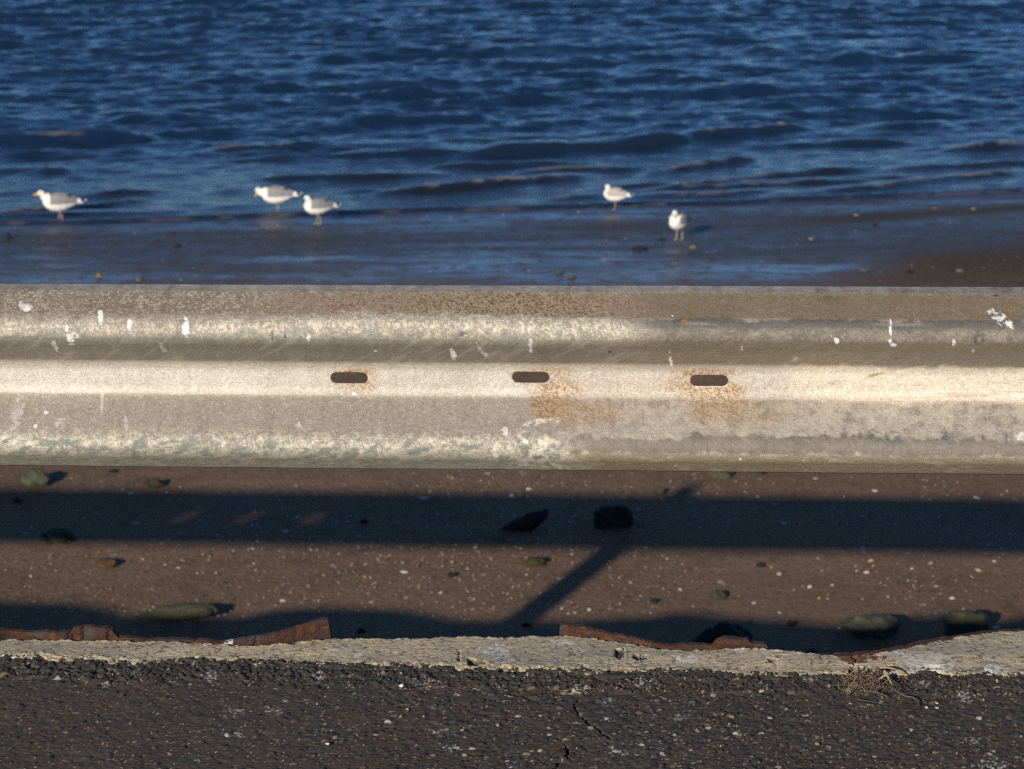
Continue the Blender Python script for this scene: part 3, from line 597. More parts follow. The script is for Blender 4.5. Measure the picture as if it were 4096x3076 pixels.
# shore waves: crests parallel to the beach with a lumpy length
foam = np.zeros_like(Xw); ridge = np.zeros_like(Xw)
WPX, WPY = proj(np.stack([Xw, Yw, np.full_like(Xw, BZ)], -1).reshape(-1, 3)); WPX = WPX.reshape(Xw.shape); WPY = WPY.reshape(Xw.shape)
def crest(pts, h, fw, seed, foamy):
    global ridge, foam
    P3 = unproj([p[0] for p in pts], [p[1] for p in pts], BZ)
    c_ = np.interp(Xw, P3[:, 0], P3[:, 1]); t_ = (Yw - c_) + (fbm(Xw * 1.6, Xw * 0, seed, 3) - .5) * .12
    ends = sm(P3[0, 0], P3[0, 0] + .7, Xw) * (1 - sm(P3[-1, 0] - .7, P3[-1, 0], Xw))
    amp = .66 * h * ends * (.75 + .5 * fbm(Xw * 1.3, Xw * 0, seed + 3, 2))
    front = sm(-.06 - h, 0.0, t_); bk = 1 - sm(0.0, fw * .8, t_)
    ridge = np.maximum(ridge, amp * np.where(t_ < 0, front, bk))
    for a, b, st_ in foamy:
        fm = band(a, b, WPX, 30) * sm(-.06, -.025, t_) * (1 - sm(.0, .04, t_)) * st_
        foam = np.maximum(foam, fm)
crest([(1400, 785), (1600, 782), (1800, 768), (2000, 745), (2200, 728), (2440, 705)], .085, .5, 801, [(1560, 1760, .45), (1900, 2180, .9), (2180, 2420, .35)])
crest([(2500, 715), (2700, 690), (2900, 660), (3150, 628)], .085, .5, 811, [(2620, 2900, .6), (2980, 3130, .75)])
crest([(1750, 630), (2200, 610), (2600, 585), (2850, 555), (3160, 525), (3350, 515)], .12, .7, 821, [(2830, 3060, .6), (3060, 3160, 1.0)])
crest([(2480, 780), (2700, 765), (2950, 735), (3150, 715), (3400, 690), (3600, 672)], .06, .4, 831, [(2560, 2800, .4), (2850, 3080, .4)])
crest([(3650, 630), (3800, 612), (4000, 600), (4300, 585)], .09, .5, 841, [(3760, 4000, .6)])
crest([(2900, 800), (3300, 775), (3550, 755), (3800, 722), (4200, 685)], .05, .4, 851, [(3000, 3200, .35), (3480, 3750, .55), (3830, 4096, .5)])
crest([(-200, 872), (0, 868), (250, 850), (400, 840), (520, 815), (700, 808)], .06, .4, 861, [(-100, 180, .5), (480, 590, .6)])
crest([(200, 800), (500, 780), (800, 772)], .05, .4, 871, []); crest([(0, 700), (250, 690), (420, 672)], .07, .5, 872, []); crest([(1250, 785), (1400, 775), (1750, 795)], .05, .4, 873, [])
crest([(300, 500), (600, 480), (820, 470)], .08, .6, 874, []); crest([(1380, 555), (1480, 548), (1640, 550)], .06, .5, 875, [])
crest([(2050, 815), (2400, 795), (2560, 812)], .03, .3, 876, [(2050, 2300, .3)]); crest([(3250, 250), (3500, 240), (3650, 242)], .12, .8, 877, [])
for i in range(16):
    qo = [.45, .8, 1.25, 1.75, 2.3, 3.0, 3.8, 4.7][i % 8] + r_.uniform(-.12, .12); xa = r_.uniform(-6.5, 4.5); xb = xa + r_.uniform(1.4, 4.2)
    xs_ = np.linspace(xa, xb, 6); P_ = np.stack([xs_, shore_y(xs_) + qo + np.array([.1, .03, 0, 0, .03, .1]) * r_.uniform(-1, 1.5), np.full(6, BZ)], -1); a_, b_ = proj(P_)
    crest(list(zip(a_, b_)), .03 + .012 * qo, .4, 900 + i * 7, [(float(a_[1]), float(a_[3]), .35)] if i % 3 == 0 else [])
hh = (hh * grp) * fade + ridge * (.9 + .3 * fbm(Xw * 6, Yw * 6, 663, 3))
base = BZ + .020 * sm(-.02, .10, Q) + .008 * sm(.1, .6, Q) - .06 * (1 - sm(-.14, -.01, Q))
lip = .010 * np.exp(-((Q - .1) / .05) ** 2)
zw = base + lip + np.where(Q > -.02, hh * sm(-.02, .5, Q), 0)
P = np.stack([Xw + ddx * fade * grp, Yw + ddy * fade * grp * sm(.2, 1.5, Q), zw], -1)
foam = foam * sm(.40, .58, fbm(Xw * 10, Yw * 14, 665, 4, .65))
foam = np.maximum(foam, .25 * np.exp(-((Q - .03) / .03) ** 2) * sm(.5, .66, fbm(Xw * 6, Yw * 6, 667, 3)) * fade)
shal = np.clip(1 - sm(0, 5, Q), 0, 1)
keep = (Q[:-1, :-1] > -.3)
wm = grid_mesh('water', P, keep=keep, attrs={'foam': foam, 'shal': shal})
m = NT('water_material')
deepc = m.mix(m.attr('shal').outputs['Fac'], (.008, .024, .054, 1), (.014, .015, .018, 1))
fo = m.attr('foam').outputs['Fac']; m.l(m.mix(fo, deepc, (.36, .32, .28, 1)), m.b.inputs['Base Color'])
m.b.inputs['IOR'].default_value = 1.62; m.b.inputs['Specular IOR Level'].default_value = 0.5
m.l(m.mix(fo, (.09,) * 3 + (1,), (.6,) * 3 + (1,)), m.b.inputs['Roughness'])
mp = m.n('ShaderNodeMapping'); g_ = m.n('ShaderNodeNewGeometry'); m.l(g_.outputs['Position'], mp.inputs[0]); mp.inputs['Scale'].default_value = (.62, 1.7, 1); mp.inputs['Rotation'].default_value = (0, 0, -.2)
pv = m.bump(m.noise(3.6, 7, .66, mp.outputs[0]), .042, .9); m.bump(m.noise(15, 3, .5, mp.outputs[0]), .012, .8, prev=pv)
obj('water', wm, m.m, kind='structure')

# ---------------------------------------------------------------- stones, weed and shells on the beach
def ico(sub=3):
    bm = bmesh.new(); bmesh.ops.create_icosphere(bm, subdivisions=sub, radius=1)
    V = np.array([v.co[:] for v in bm.verts]); Fc = [[v.index for v in f.verts] for f in bm.faces]; bm.free(); return V, Fc
IV3, IF3 = ico(4); IV1, IF1 = ico(1)
def ground_pt(px, py): return unproj(np.array([px]), np.array([py]), BZ)[0]
def n3(V, f, seed): return (fbm(V[:, 0] * f + V[:, 2] * f * .7, V[:, 1] * f - V[:, 2] * f * .6, seed, 4) - .5)
def rock(name, x0, x1, ytop, ybase, c1, c2, seed, label, cat='stone', dep=.8, sq=1.0, tilt=0, group='weedy stones on the sand', hk=1.0):
    c1 = tuple(v * .5 for v in c1); c2 = tuple(v * .5 for v in c2)
    g0 = ground_pt((x0 + x1) / 2, ybase); D = (g0 - CAM) @ _F; mp_ = D / FPX
    W = (x1 - x0) * mp_ / 2; Hh = max(.012, ((ybase - ytop) * mp_ * 1.0 - W * dep * 2 * .05))
    V = IV3.copy(); V = np.sign(V) * np.abs(V) ** sq
    V = V * (1 + .75 * n3(IV3, 1.5, seed)[:, None] + .5 * n3(IV3, 4, seed + 5)[:, None] + .2 * n3(IV3, 11, seed + 6)[:, None])
    V[:, 0] *= W; V[:, 1] *= W * dep; V[:, 2] *= Hh * .85 * hk
    V[:, 2] += V[:, 0] * tilt; V[:, 2] += Hh * .3
    t = sm(-.2, .3, n3(IV3, 2.2, seed + 9)); col = np.array(c1) * (1 - t[:, None]) + np.array(c2) * t[:, None]
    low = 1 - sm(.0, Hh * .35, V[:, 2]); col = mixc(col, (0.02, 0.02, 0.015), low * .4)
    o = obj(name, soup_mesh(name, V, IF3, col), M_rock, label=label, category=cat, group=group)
    o.location = (g0[0], g0[1] + W * dep * .8, BZ)
    return o
GR, GR2, OL, DK, DK2, OR = (.075, .1, .03), (.13, .13, .065), (.075, .07, .02), (.012, .018, .014), (.02, .03, .022), (.19, .1, .035)
rock('stone', 84, 196, 1892, 1946, GR, (.16, .16, .1), 11, 'green weedy stone in the sun just under the left end of the guardrail', dep=.6)
rock('stone', 574, 650, 1922, 1952, (.04, .045, .015), OR, 12, 'small flat olive stone with a yellow rim below the guardrail at left')
rock('stone', 165, 292, 2132, 2174, DK2, GR2, 13, 'grey green stone lying on the lower edge of the broad rail shadow at far left')
rock('stone', 382, 466, 2243, 2272, OR, (.14, .09, .04), 14, 'flat orange brown stone in the sunlit sand at left between the shadows')
rock('weedy_log', 575, 862, 2414, 2480, (.06, .075, .035), (.085, .085, .06), 15, 'long green weed covered log behind the rusted steel rim at left', 'driftwood', dep=.2, tilt=.12, hk=.7, group='weedy stones on the sand')
rock('stone', 2385, 2522, 2022, 2112, DK, DK2, 16, 'dark square block of stone in the rail shadow, just right of centre', dep=.5, sq=.6, hk=.7)
rock('stone', 2010, 2200, 2030, 2126, DK, (.018, .02, .026), 17, 'dark slanting pointed stone in the rail shadow near the centre', dep=.3, tilt=.42, hk=.45)
rock('stone', 2098, 2180, 2236, 2264, (.07, .06, .02), OL, 18, 'small olive stone in the sunlit sand left of the slanting post shadow', dep=.7)
rock('stone', 2620, 2662, 1955, 1976, GR, GR2, 19, 'tiny green stone on the upper edge of the rail shadow right of centre')
rock('stone', 2836, 2932, 1886, 1912, GR2, (.15, .16, .12), 20, 'flat pale grey green stone just under the guardrail, right of centre', dep=.8)
rock('stone', 2845, 2902, 2370, 2394, DK2, GR2, 21, 'small dark green stone in the sunlit sand, to the right of the post shadow')
rock('boulder', 2795, 3005, 2503, 2600, (.018, .03, .024), DK2, 22, 'dark green boulder half hidden behind the rusted steel rim', dep=.6, hk=.75)
rock('stone', 3385, 3602, 2460, 2550, (.09, .1, .06), (.16, .155, .11), 23, 'rounded mossy stone, lit on top, above the dip in the concrete edge', dep=.6, hk=.75)
rock('stone', 3790, 3950, 2452, 2545, (.065, .085, .04), (.1, .11, .06), 24, 'blocky green stone standing beside the rising concrete edge at far right', dep=.5, sq=.55, hk=.8)
rock('stone', 3025, 3062, 1884, 1900, DK2, GR, 25, 'tiny dark weedy stone peeping under the bottom of the guardrail at right')
for i, (a, b, lab) in enumerate(((452, 1886, 'small black pebble just below the guardrail at left, right of the green stone'), (1455, 2085, 'small black pebble inside the rail shadow left of the pointed dark stone'), (68, 2003, 'tiny black pebble in the rail shadow at the far left'), (1805, 2300, 'dark pebble in the sunlit sand left of the post shadow'), (2617, 2405, 'dark pebble in the sunlit sand right of the post shadow'), (3042, 2262, 'black flake on the sunlit sand right of centre'), (3165, 2494, 'black flake by the lower shadow edge left of the rounded mossy stone'), (2105, 2500, 'dark scrap of weed at the foot of the post shadow'), (1445, 2525, 'black pebble in the lower shadow behind the concrete, left of centre'), (3250, 2608, 'black pebble in the deep shadow of the dip in the concrete edge'))):
    rock('pebble', a - 16, a + 16, b - 7, b + 8, DK, DK2, 40 + i, lab, 'pebble', group='dark pebbles on the beach')
wetl = [(394, 1102, 24, 16, (.45, .36, .16), 'pale tan pebble on the wet sand above the guardrail at left'), (555, 1118, 22, 12, (.4, .3, .1), 'yellowish pebble on the wet sand just above the guardrail, second from left'),
        (2240, 1085, 30, 16, (.2, .17, .1), 'brown stone on the wet sand near the middle, upper left of a close pair'), (2285, 1107, 36, 14, (.22, .16, .08), 'flat tan stone on the wet sand near the middle, lower right of a close pair'),
        (2772, 989, 24, 12, (.5, .4, .16), 'pale yellow pebble beside the feet of the gull that faces the camera'), (2560, 994, 60, 14, (.04, .025, .02), 'dark flat lump of weed on the wet sand left of the gull facing the camera'),
        (2648, 958, 34, 9, (.04, .03, .025), 'small dark scrap left of the feet of the gull facing the camera'), (32, 943, 20, 26, (.01, .012, .016), 'small dark upright tuft at the water edge by the left border'),
        (3842, 1082, 34, 14, (.3, .24, .12), 'pale brown stone on the brown sand at the upper right'), (3640, 1086, 30, 12, (.02, .02, .02), 'dark stone on the brown sand at the upper right'),
        (708, 982, 28, 10, (.015, .015, .018), 'dark flake on the wet sand below the pair of gulls at left'), (3500, 898, 18, 9, (.03, .025, .025), 'dark speck on the wet sand at right below the small breakers'),
        (3460, 1080, 40, 8, (.25, .24, .2), 'thin grey flat stone on the brown sand right of the wet sheen'), (2315, 848, 10, 8, (.55, .45, .25), 'tiny yellow pebble at the water edge left of the gull on one leg'),
        (3740, 833, 22, 8, (.4, .24, .16), 'reddish flake on the sand by the water at far right'), (3895, 835, 20, 10, (.4, .33, .22), 'tan pebble on the sand by the water near the right border'),
        (3425, 860, 18, 8, (.5, .38, .28), 'pinkish pebble on the sand streak right of the gulls'), (1810, 1062, 20, 8, (.28, .22, .16), 'brown flake on the wet sand above the guardrail left of centre'), (3245, 955, 20, 9, (.5, .45, .38), 'whitish fragment on the blue wet sand right of the gull facing the camera')]
for i, (a, b, w_, h_, c_, lab) in enumerate(wetl):
    rock('pebble', a - w_ / 2, a + w_ / 2, b - h_ * .35, b + h_ / 2, c_, tuple(v * .7 for v in c_), 60 + i, lab, 'pebble', group='stones and scraps on the wet sand')

def frag(scale, seed):
    r = np.random.default_rng(seed); V = IV1.copy(); V = V * (1 + r.uniform(-.3, .25, (len(V), 1)))
    V[:, 2] *= r.uniform(.25, .5); V[:, 1] *= r.uniform(.5, .9); a = r.uniform(0, 6.28)
    c_, s__ = math.cos(a), math.sin(a); V[:, :2] = V[:, :2] @ np.array([[c_, -s__], [s__, c_]])
    V[:, 2] += V[:, 0] * r.uniform(-.3, .3); return V * scale
Az = lambda L: [(x_ / 1.58, 1850 + y_ / 1.58, s__, c_) for x_, y_, s__, c_ in L]
Bz = lambda L: [(1300 + x_ / 1.58, 1850 + y_ / 1.58, s__, c_) for x_, y_, s__, c_ in L]
Cz = lambda L: [(2650 + x_ / 1.53, 1850 + y_ / 1.53, s__, c_) for x_, y_, s__, c_ in L]
fr = Az([(92, 65, 8, 0), (400, 95, 7, 0), (865, 390, 20, 0), (1018, 512, 7, 0), (98, 605, 8, 0), (96, 630, 7, 1), (1283, 580, 8, 0), (1130, 668, 13, 0), (1248, 700, 11, 0), (1365, 700, 9, 0), (158, 787, 9, 0), (550, 797, 9, 0), (1640, 748, 8, 0), (1790, 875, 13, 0), (1965, 555, 9, 0), (780, 905, 9, 0), (1595, 545, 11, 0), (2178, 145, 9, 1), (1540, 165, 8, 0), (240, 787, 5, 0), (970, 915, 8, 0), (825, 200, 15, 2), (1875, 150, 14, 1), (1513, 787, 7, 1), (1165, 622, 8, 1), (1715, 690, 7, 1), (2045, 715, 10, 1), (2140, 760, 8, 0), (1318, 618, 7, 0), (1430, 605, 6, 1), (1770, 600, 6, 0), (690, 560, 6, 1), (610, 585, 6, 1), (318, 640, 8, 1), (945, 660, 7, 1), (1880, 350, 9, 2), (1800, 440, 20, 2)]) + \
     Bz([(1030, 72, 15, 1), (1290, 170, 13, 0), (1545, 380, 11, 0), (803, 630, 8, 0), (500, 695, 16, 0), (253, 723, 11, 3), (730, 825, 13, 0), (290, 883, 9, 0), (615, 895, 8, 1), (1245, 845, 8, 0), (1670, 932, 15, 0), (685, 970, 10, 0), (1378, 98, 11, 1), (2060, 952, 8, 0), (1860, 730, 8, 0), (2165, 610, 12, 1), (355, 587, 8, 0), (410, 587, 8, 0), (950, 537, 12, 0), (1235, 543, 9, 0), (1180, 213, 15, 2), (625, 233, 18, 2), (595, 780, 9, 1), (1025, 657, 9, 1), (1445, 618, 8, 1), (1125, 822, 6, 0), (1065, 928, 6, 0), (510, 857, 9, 1), (220, 470, 13, 2), (1980, 300, 10, 2), (1510, 515, 8, 2), (1480, 735, 12, 1), (2110, 720, 7, 0), (1360, 825, 9, 1), (595, 962, 7, 1), (1560, 580, 10, 1)]) + \
     Cz([(935, 100, 13, 0), (1300, 175, 13, 0), (335, 190, 8, 0), (745, 375, 14, 2), (668, 640, 11, 3), (714, 685, 17, 0), (1250, 675, 13, 0), (900, 762, 14, 0), (805, 780, 8, 0), (107, 780, 14, 0), (352, 733, 13, 1), (560, 862, 16, 0), (715, 920, 13, 0), (1640, 620, 17, 1), (1935, 665, 19, 1), (1335, 737, 9, 0), (1770, 833, 13, 0), (1672, 760, 11, 0), (2030, 607, 12, 0), (1275, 603, 14, 1), (1925, 218, 14, 2), (2000, 505, 14, 2), (1225, 520, 9, 2), (1182, 635, 8, 0), (960, 830, 9, 3), (1010, 835, 7, 0), (1985, 790, 8, 0), (2035, 795, 8, 0), (1380, 823, 7, 0), (230, 398, 10, 2), (187, 880, 7, 0), (677, 128, 7, 0), (1040, 750, 8, 0), (1155, 90, 6, 0), (1525, 650, 9, 0), (1290, 632, 8, 3), (1620, 115, 11, 1), (1805, 120, 7, 1), (860, 758, 10, 1), (2080, 880, 7, 0), (2155, 645, 6, 0), (950, 585, 7, 0), (1115, 210, 7, 0), (1745, 200, 6, 0), (1655, 833, 9, 1), (1605, 935, 7, 1), (1875, 1045, 14, 0), (2040, 1015, 18, 2), (1000, 1140, 8, 2)])
FC = [(.68, .62, .54), (.5, .36, .25), (.6, .62, .64), (.6, .4, .13)]
FN = ['whitish', 'pinkish tan', 'pale', 'yellow ochre']
FZ = [(1960, 'on sunlit sand just below the guardrail'), (2180, 'in the broad guardrail shadow'), (2440, 'on sunlit sand between the two shadows'), (9999, 'by the sea wall shadow')]
big = {0: 'large ', 1: 'small '}
for i, (px, py, s_, c_) in enumerate(fr):
    g0 = ground_pt(px, py); D = (g0 - CAM) @ _F; r = s_ * D / FPX
    V = frag(r * .85, 900 + i); V[:, 0] *= 1.25 if s_ > 11 else 1
    cc = np.array(FC[c_]) * np.random.default_rng(i).uniform(.6, .9)
    zn = next(n for t, n in FZ if py < t); szw = 'large' if s_ >= 13 else ('medium' if s_ >= 9 else 'small')
    side = 'left' if px < 1365 else ('middle' if px < 2730 else 'right')
    lab = f'{szw} {FN[c_]} shell bit {zn}, {side} third'
    o = obj('shell_fragment', soup_mesh('shell_fragment', V, IF1, np.tile(cc, (len(V), 1)), smooth=False), M_shell, label=lab, category='shell', group=f'{szw} {FN[c_]} shell fragments {zn}, {side} third')
    o.location = (g0[0], g0[1], BZ + r * .22 - .001)
# uncountable grit: one object
def beach_z(x_, y_): return np.full_like(x_, BZ)
Vs = []; Fs = []; Cs = []; nb = 0
r_ = np.random.default_rng(99)
bases = [frag(1, 2000 + i) for i in range(12)]; nv = len(IV1)
FA = np.array(IF1)
def scatter(n, y0, y1, rmin, rmax, p, xs=6.5):
    global nb
    for i in range(n):
        yy = r_.uniform(y0, y1); hw = yy * .235; xx = r_.uniform(-hw, hw)
        if fbm(np.array([xx * .7]), np.array([yy * .7]), 905, 3)[0] < r_.uniform(.25, .6): continue
        r = rmin + (rmax - rmin) * r_.random() ** p
        V = bases[r_.integers(12)] * r; V = V + np.array([xx, yy, BZ + r * .15])
        k_ = r_.random(); c_ = (.47, .42, .36) if k_ < .36 else ((.36, .26, .18) if k_ < .58 else ((.045, .04, .035) if k_ < .85 else (.3, .18, .08)))
        Vs.append(V); Fs.append(FA + nb); Cs.append(np.tile(np.array(c_) * r_.uniform(.6, 1.15), (nv, 1))); nb += nv
scatter(14000, 9.2, 13.0, .0018, .0095, 2.0); scatter(1600, 13.0, 20.5, .003, .010, 2.5)
obj('beach_grit', soup_mesh('beach_grit', np.concatenate(Vs), np.concatenate(Fs), np.concatenate(Cs), smooth=False), M_shell, kind='stuff', label='fine scatter of broken shell and grit over the brown sand')

# ---------------------------------------------------------------- dry grass tangle on the road
def tube(V, Fc, C_, pts, rad, col, n=5):
    rad = np.array(rad) * .75 if not np.isscalar(rad) else rad * .75; col = tuple(v * .75 for v in col)
    pts = np.array(pts, float); 
    t = np.linspace(0, 1, len(pts)); tt_ = np.linspace(0, 1, max(8, len(pts) * 4))
    def cr(a):
        out = np.interp(tt_, t, a); k_ = np.array([.25, .5, .25]); o2 = np.convolve(np.pad(out, 2, mode='edge'), np.array([.1, .25, .3, .25, .1]), 'valid'); o2[0] = a[0]; o2[-1] = a[-1]; return o2
    Q_ = np.stack([cr(pts[:, j]) for j in range(3)], 1); T = np.gradient(Q_, axis=0); T /= np.linalg.norm(T, axis=1)[:, None] + 1e-9
    b0 = len(V)
    for i, (p, d) in enumerate(zip(Q_, T)):
        a = np.cross(d, [0, 0, 1.0]); a /= np.linalg.norm(a) + 1e-9; b = np.cross(a, d)
        rr = rad * (1 - .55 * i / len(Q_)) if np.isscalar(rad) else np.interp(i / (len(Q_) - 1), np.linspace(0, 1, len(rad)), rad)
        for j in range(n):
            an = 2 * math.pi * j / n; V.append(p + rr * (a * math.cos(an) + b * math.sin(an))); C_.append(col)
    for i in range(len(Q_) - 1):
        for j in range(n):
            Fc.append((b0 + i * n + j, b0 + i * n + (j + 1) % n, b0 + (i + 1) * n + (j + 1) % n, b0 + (i + 1) * n + j))
V, Fc, C_ = [], [], []
gz = .007
def rp(px, py, z=gz): return unproj(np.array([px]), np.array([py]), 0.0)[0] + np.array([0, 0, z])
pale, tanc, brn = (.5, .38, .2), (.4, .27, .13), (.16, .11, .08)
zm = lambda L: [rp(3200 + a / 3.16, 2600 + b / 3.16, gz + c_) for a, b, c_ in L]
for L, rd, c_ in (([(930, 330, .004), (1040, 330, .01), (1150, 350, .012), (1260, 385, .01), (1355, 420, .002)], [.0018, .003, .002, .001], tanc), ([(890, 480, 0), (1000, 455, .006), (1090, 430, .012), (1130, 480, .008), (1175, 530, .003)], [.0015, .003, .0035, .001], pale), ([(740, 590, .004), (900, 605, .006), (1000, 620, .004), (1095, 640, .002)], [.0014, .002, .001], brn), ([(1130, 560, .008), (1230, 620, .006), (1330, 660, .004), (1430, 670, .004), (1500, 720, .002), (1490, 780, 0)], [.0015, .0022, .002, .001], brn),
                 ([(600, 610, .001), (660, 560, .004), (715, 530, .006)], .0022, tanc), ([(740, 330, .01), (735, 480, .012), (740, 620, .004)], .002, (.1, .09, .1)), ([(560, 420, .001), (680, 380, .012), (760, 395, .01), (850, 440, .004)], .0008, pale), ([(910, 395, .01), (1000, 390, .015), (1055, 430, .01), (1030, 470, .004)], .0018, brn), ([(960, 375, .014), (955, 460, .006)], .002, brn), ([(700, 680, .002), (800, 710, .004), (950, 720, .002)], .0012, brn), ([(1160, 520, .01), (1290, 650, .008), (1420, 640, .005)], .001, brn), ([(1095, 640, .002), (1100, 670, .0)], .0012, tanc)):
    tube(V, Fc, C_, zm(L), rd, c_)
r_ = np.random.default_rng(5)
for i in range(46):
    cx = r_.normal(760, 90); cy = r_.normal(490, 55); R1 = r_.uniform(40, 150); R2 = R1 * r_.uniform(.3, .7); a0 = r_.uniform(0, 6.3); sp = r_.uniform(1.5, 4.5); tl = r_.uniform(-.4, .4)
    L = [(cx + R1 * math.cos(a0 + sp * t), cy + R2 * math.sin(a0 + sp * t) * .8 + tl * R1 * math.cos(a0 + sp * t), .003 + .014 * r_.random() * math.sin(math.pi * t)) for t in np.linspace(0, 1, 7)]
    tube(V, Fc, C_, zm(L), r_.uniform(.0005, .0010), (pale, tanc, (.25, .16, .08))[r_.integers(3)], 4)
for i in range(26):
    cx = r_.normal(1000, 130); cy = r_.normal(520, 60); a0 = r_.normal(.5, .9); l_ = r_.uniform(60, 200)
    L = [(cx + l_ * (t - .5) * math.cos(a0) + r_.normal() * 12, cy + l_ * (t - .5) * math.sin(a0) * .6 + r_.normal() * 10, .003 + .01 * math.sin(math.pi * t)) for t in np.linspace(0, 1, 5)]
    tube(V, Fc, C_, zm(L), r_.uniform(.0006, .0013), (brn, tanc, (.2, .15, .1))[r_.integers(3)], 4)
ctr = rp(3450, 2755, 0); Va = np.array(V) - ctr
o = obj('dry_grass_tuft', soup_mesh('dry_grass_tuft', Va, Fc, C_), M_straw, label='tangled tuft of dry grass and roots on the asphalt against the concrete edge', category='dry grass'); o.location = ctr
for pts, c_, lab in ((([(2305, 2778, .003), (2325, 2781, .005), (2342, 2784, .003)]), tanc, 'short straw coloured twig on the asphalt above the crack'), (([(2502, 2735, .003), (2512, 2740, .004), (2522, 2746, .002)]), tanc, 'tiny dry stalk on the asphalt between two white splashes')):
    V, Fc, C_ = [], [], []; tube(V, Fc, C_, [rp(a, b, c__ + .006) for a, b, c__ in pts], .0012, c_); c0 = rp(pts[0][0], pts[0][1], 0)
    o = obj('twig', soup_mesh('twig', np.array(V) - c0, Fc, C_), M_straw, label=lab, category='twig'); o.location = c0

# loose pebbles and shell chips on the asphalt
chips = [(1720, 2754, 9, 5, (.5, .3, .17), 'orange tan chip on the dark crumbled asphalt left of centre'), (1605, 2750, 14, 12, (.75, .7, .6), 'white pointed shell chip on the asphalt left of centre'), (2425, 2690, 8, 5, (.5, .28, .14), 'orange chip lying at the foot of the concrete right of centre'), (2996, 2722, 8, 8, (.2, .045, .025), 'red brick crumb on the asphalt under the concrete edge at right'), (3045, 2772, 14, 7, (.42, .36, .27), 'pale ribbed shell on the asphalt left of the grass tuft'), (3706, 2838, 9, 8, (.6, .47, .26), 'yellow chip right of and below the grass tuft'), (3746, 2820, 9, 4, (.6, .5, .33), 'flat cream chip to the right of the grass tuft'), (3748, 2839, 8, 5, (.55, .5, .4), 'pale chip at the lower right of the grass tuft'), (1850, 2929, 8, 4, (.5, .38, .2), 'tan chip on the asphalt beside a white splash, lower middle'), (1992, 2910, 8, 6, (.55, .47, .33), 'small ring shaped chip on the asphalt in the lower middle'), (3270, 2985, 12, 8, (.42, .32, .16), 'ochre pebble in the lower right asphalt'), (1310, 2984, 10, 7, (.6, .55, .47), 'whitish pebble on the smooth asphalt left of centre, near the bottom'), (1630, 2845, 7, 6, (.5, .35, .18), 'small tan pebble between the smooth and the stony asphalt'), (3667, 3028, 10, 10, (.26, .22, .15), 'rounded brown pebble near the bottom right'), (3420, 2780, 3, 3, (.5, .5, .5), 'tiny pale grain below the grass tuft'), (3080, 2880, 12, 8, (.3, .28, .24), 'grey pebble in the stony asphalt left of and below the grass tuft')]
for i, (a, b, w_, h_, c_, lab) in enumerate(chips):
    p = rp(a, b, .004); r = w_ * .00046; V = frag(r, 3000 + i) 
    o = obj('chip', soup_mesh('chip', V, IF1, np.tile(np.array(c_), (len(V), 1)), smooth=False), M_shell, label=lab, category='pebble', group='loose chips on the asphalt'); o.location = p

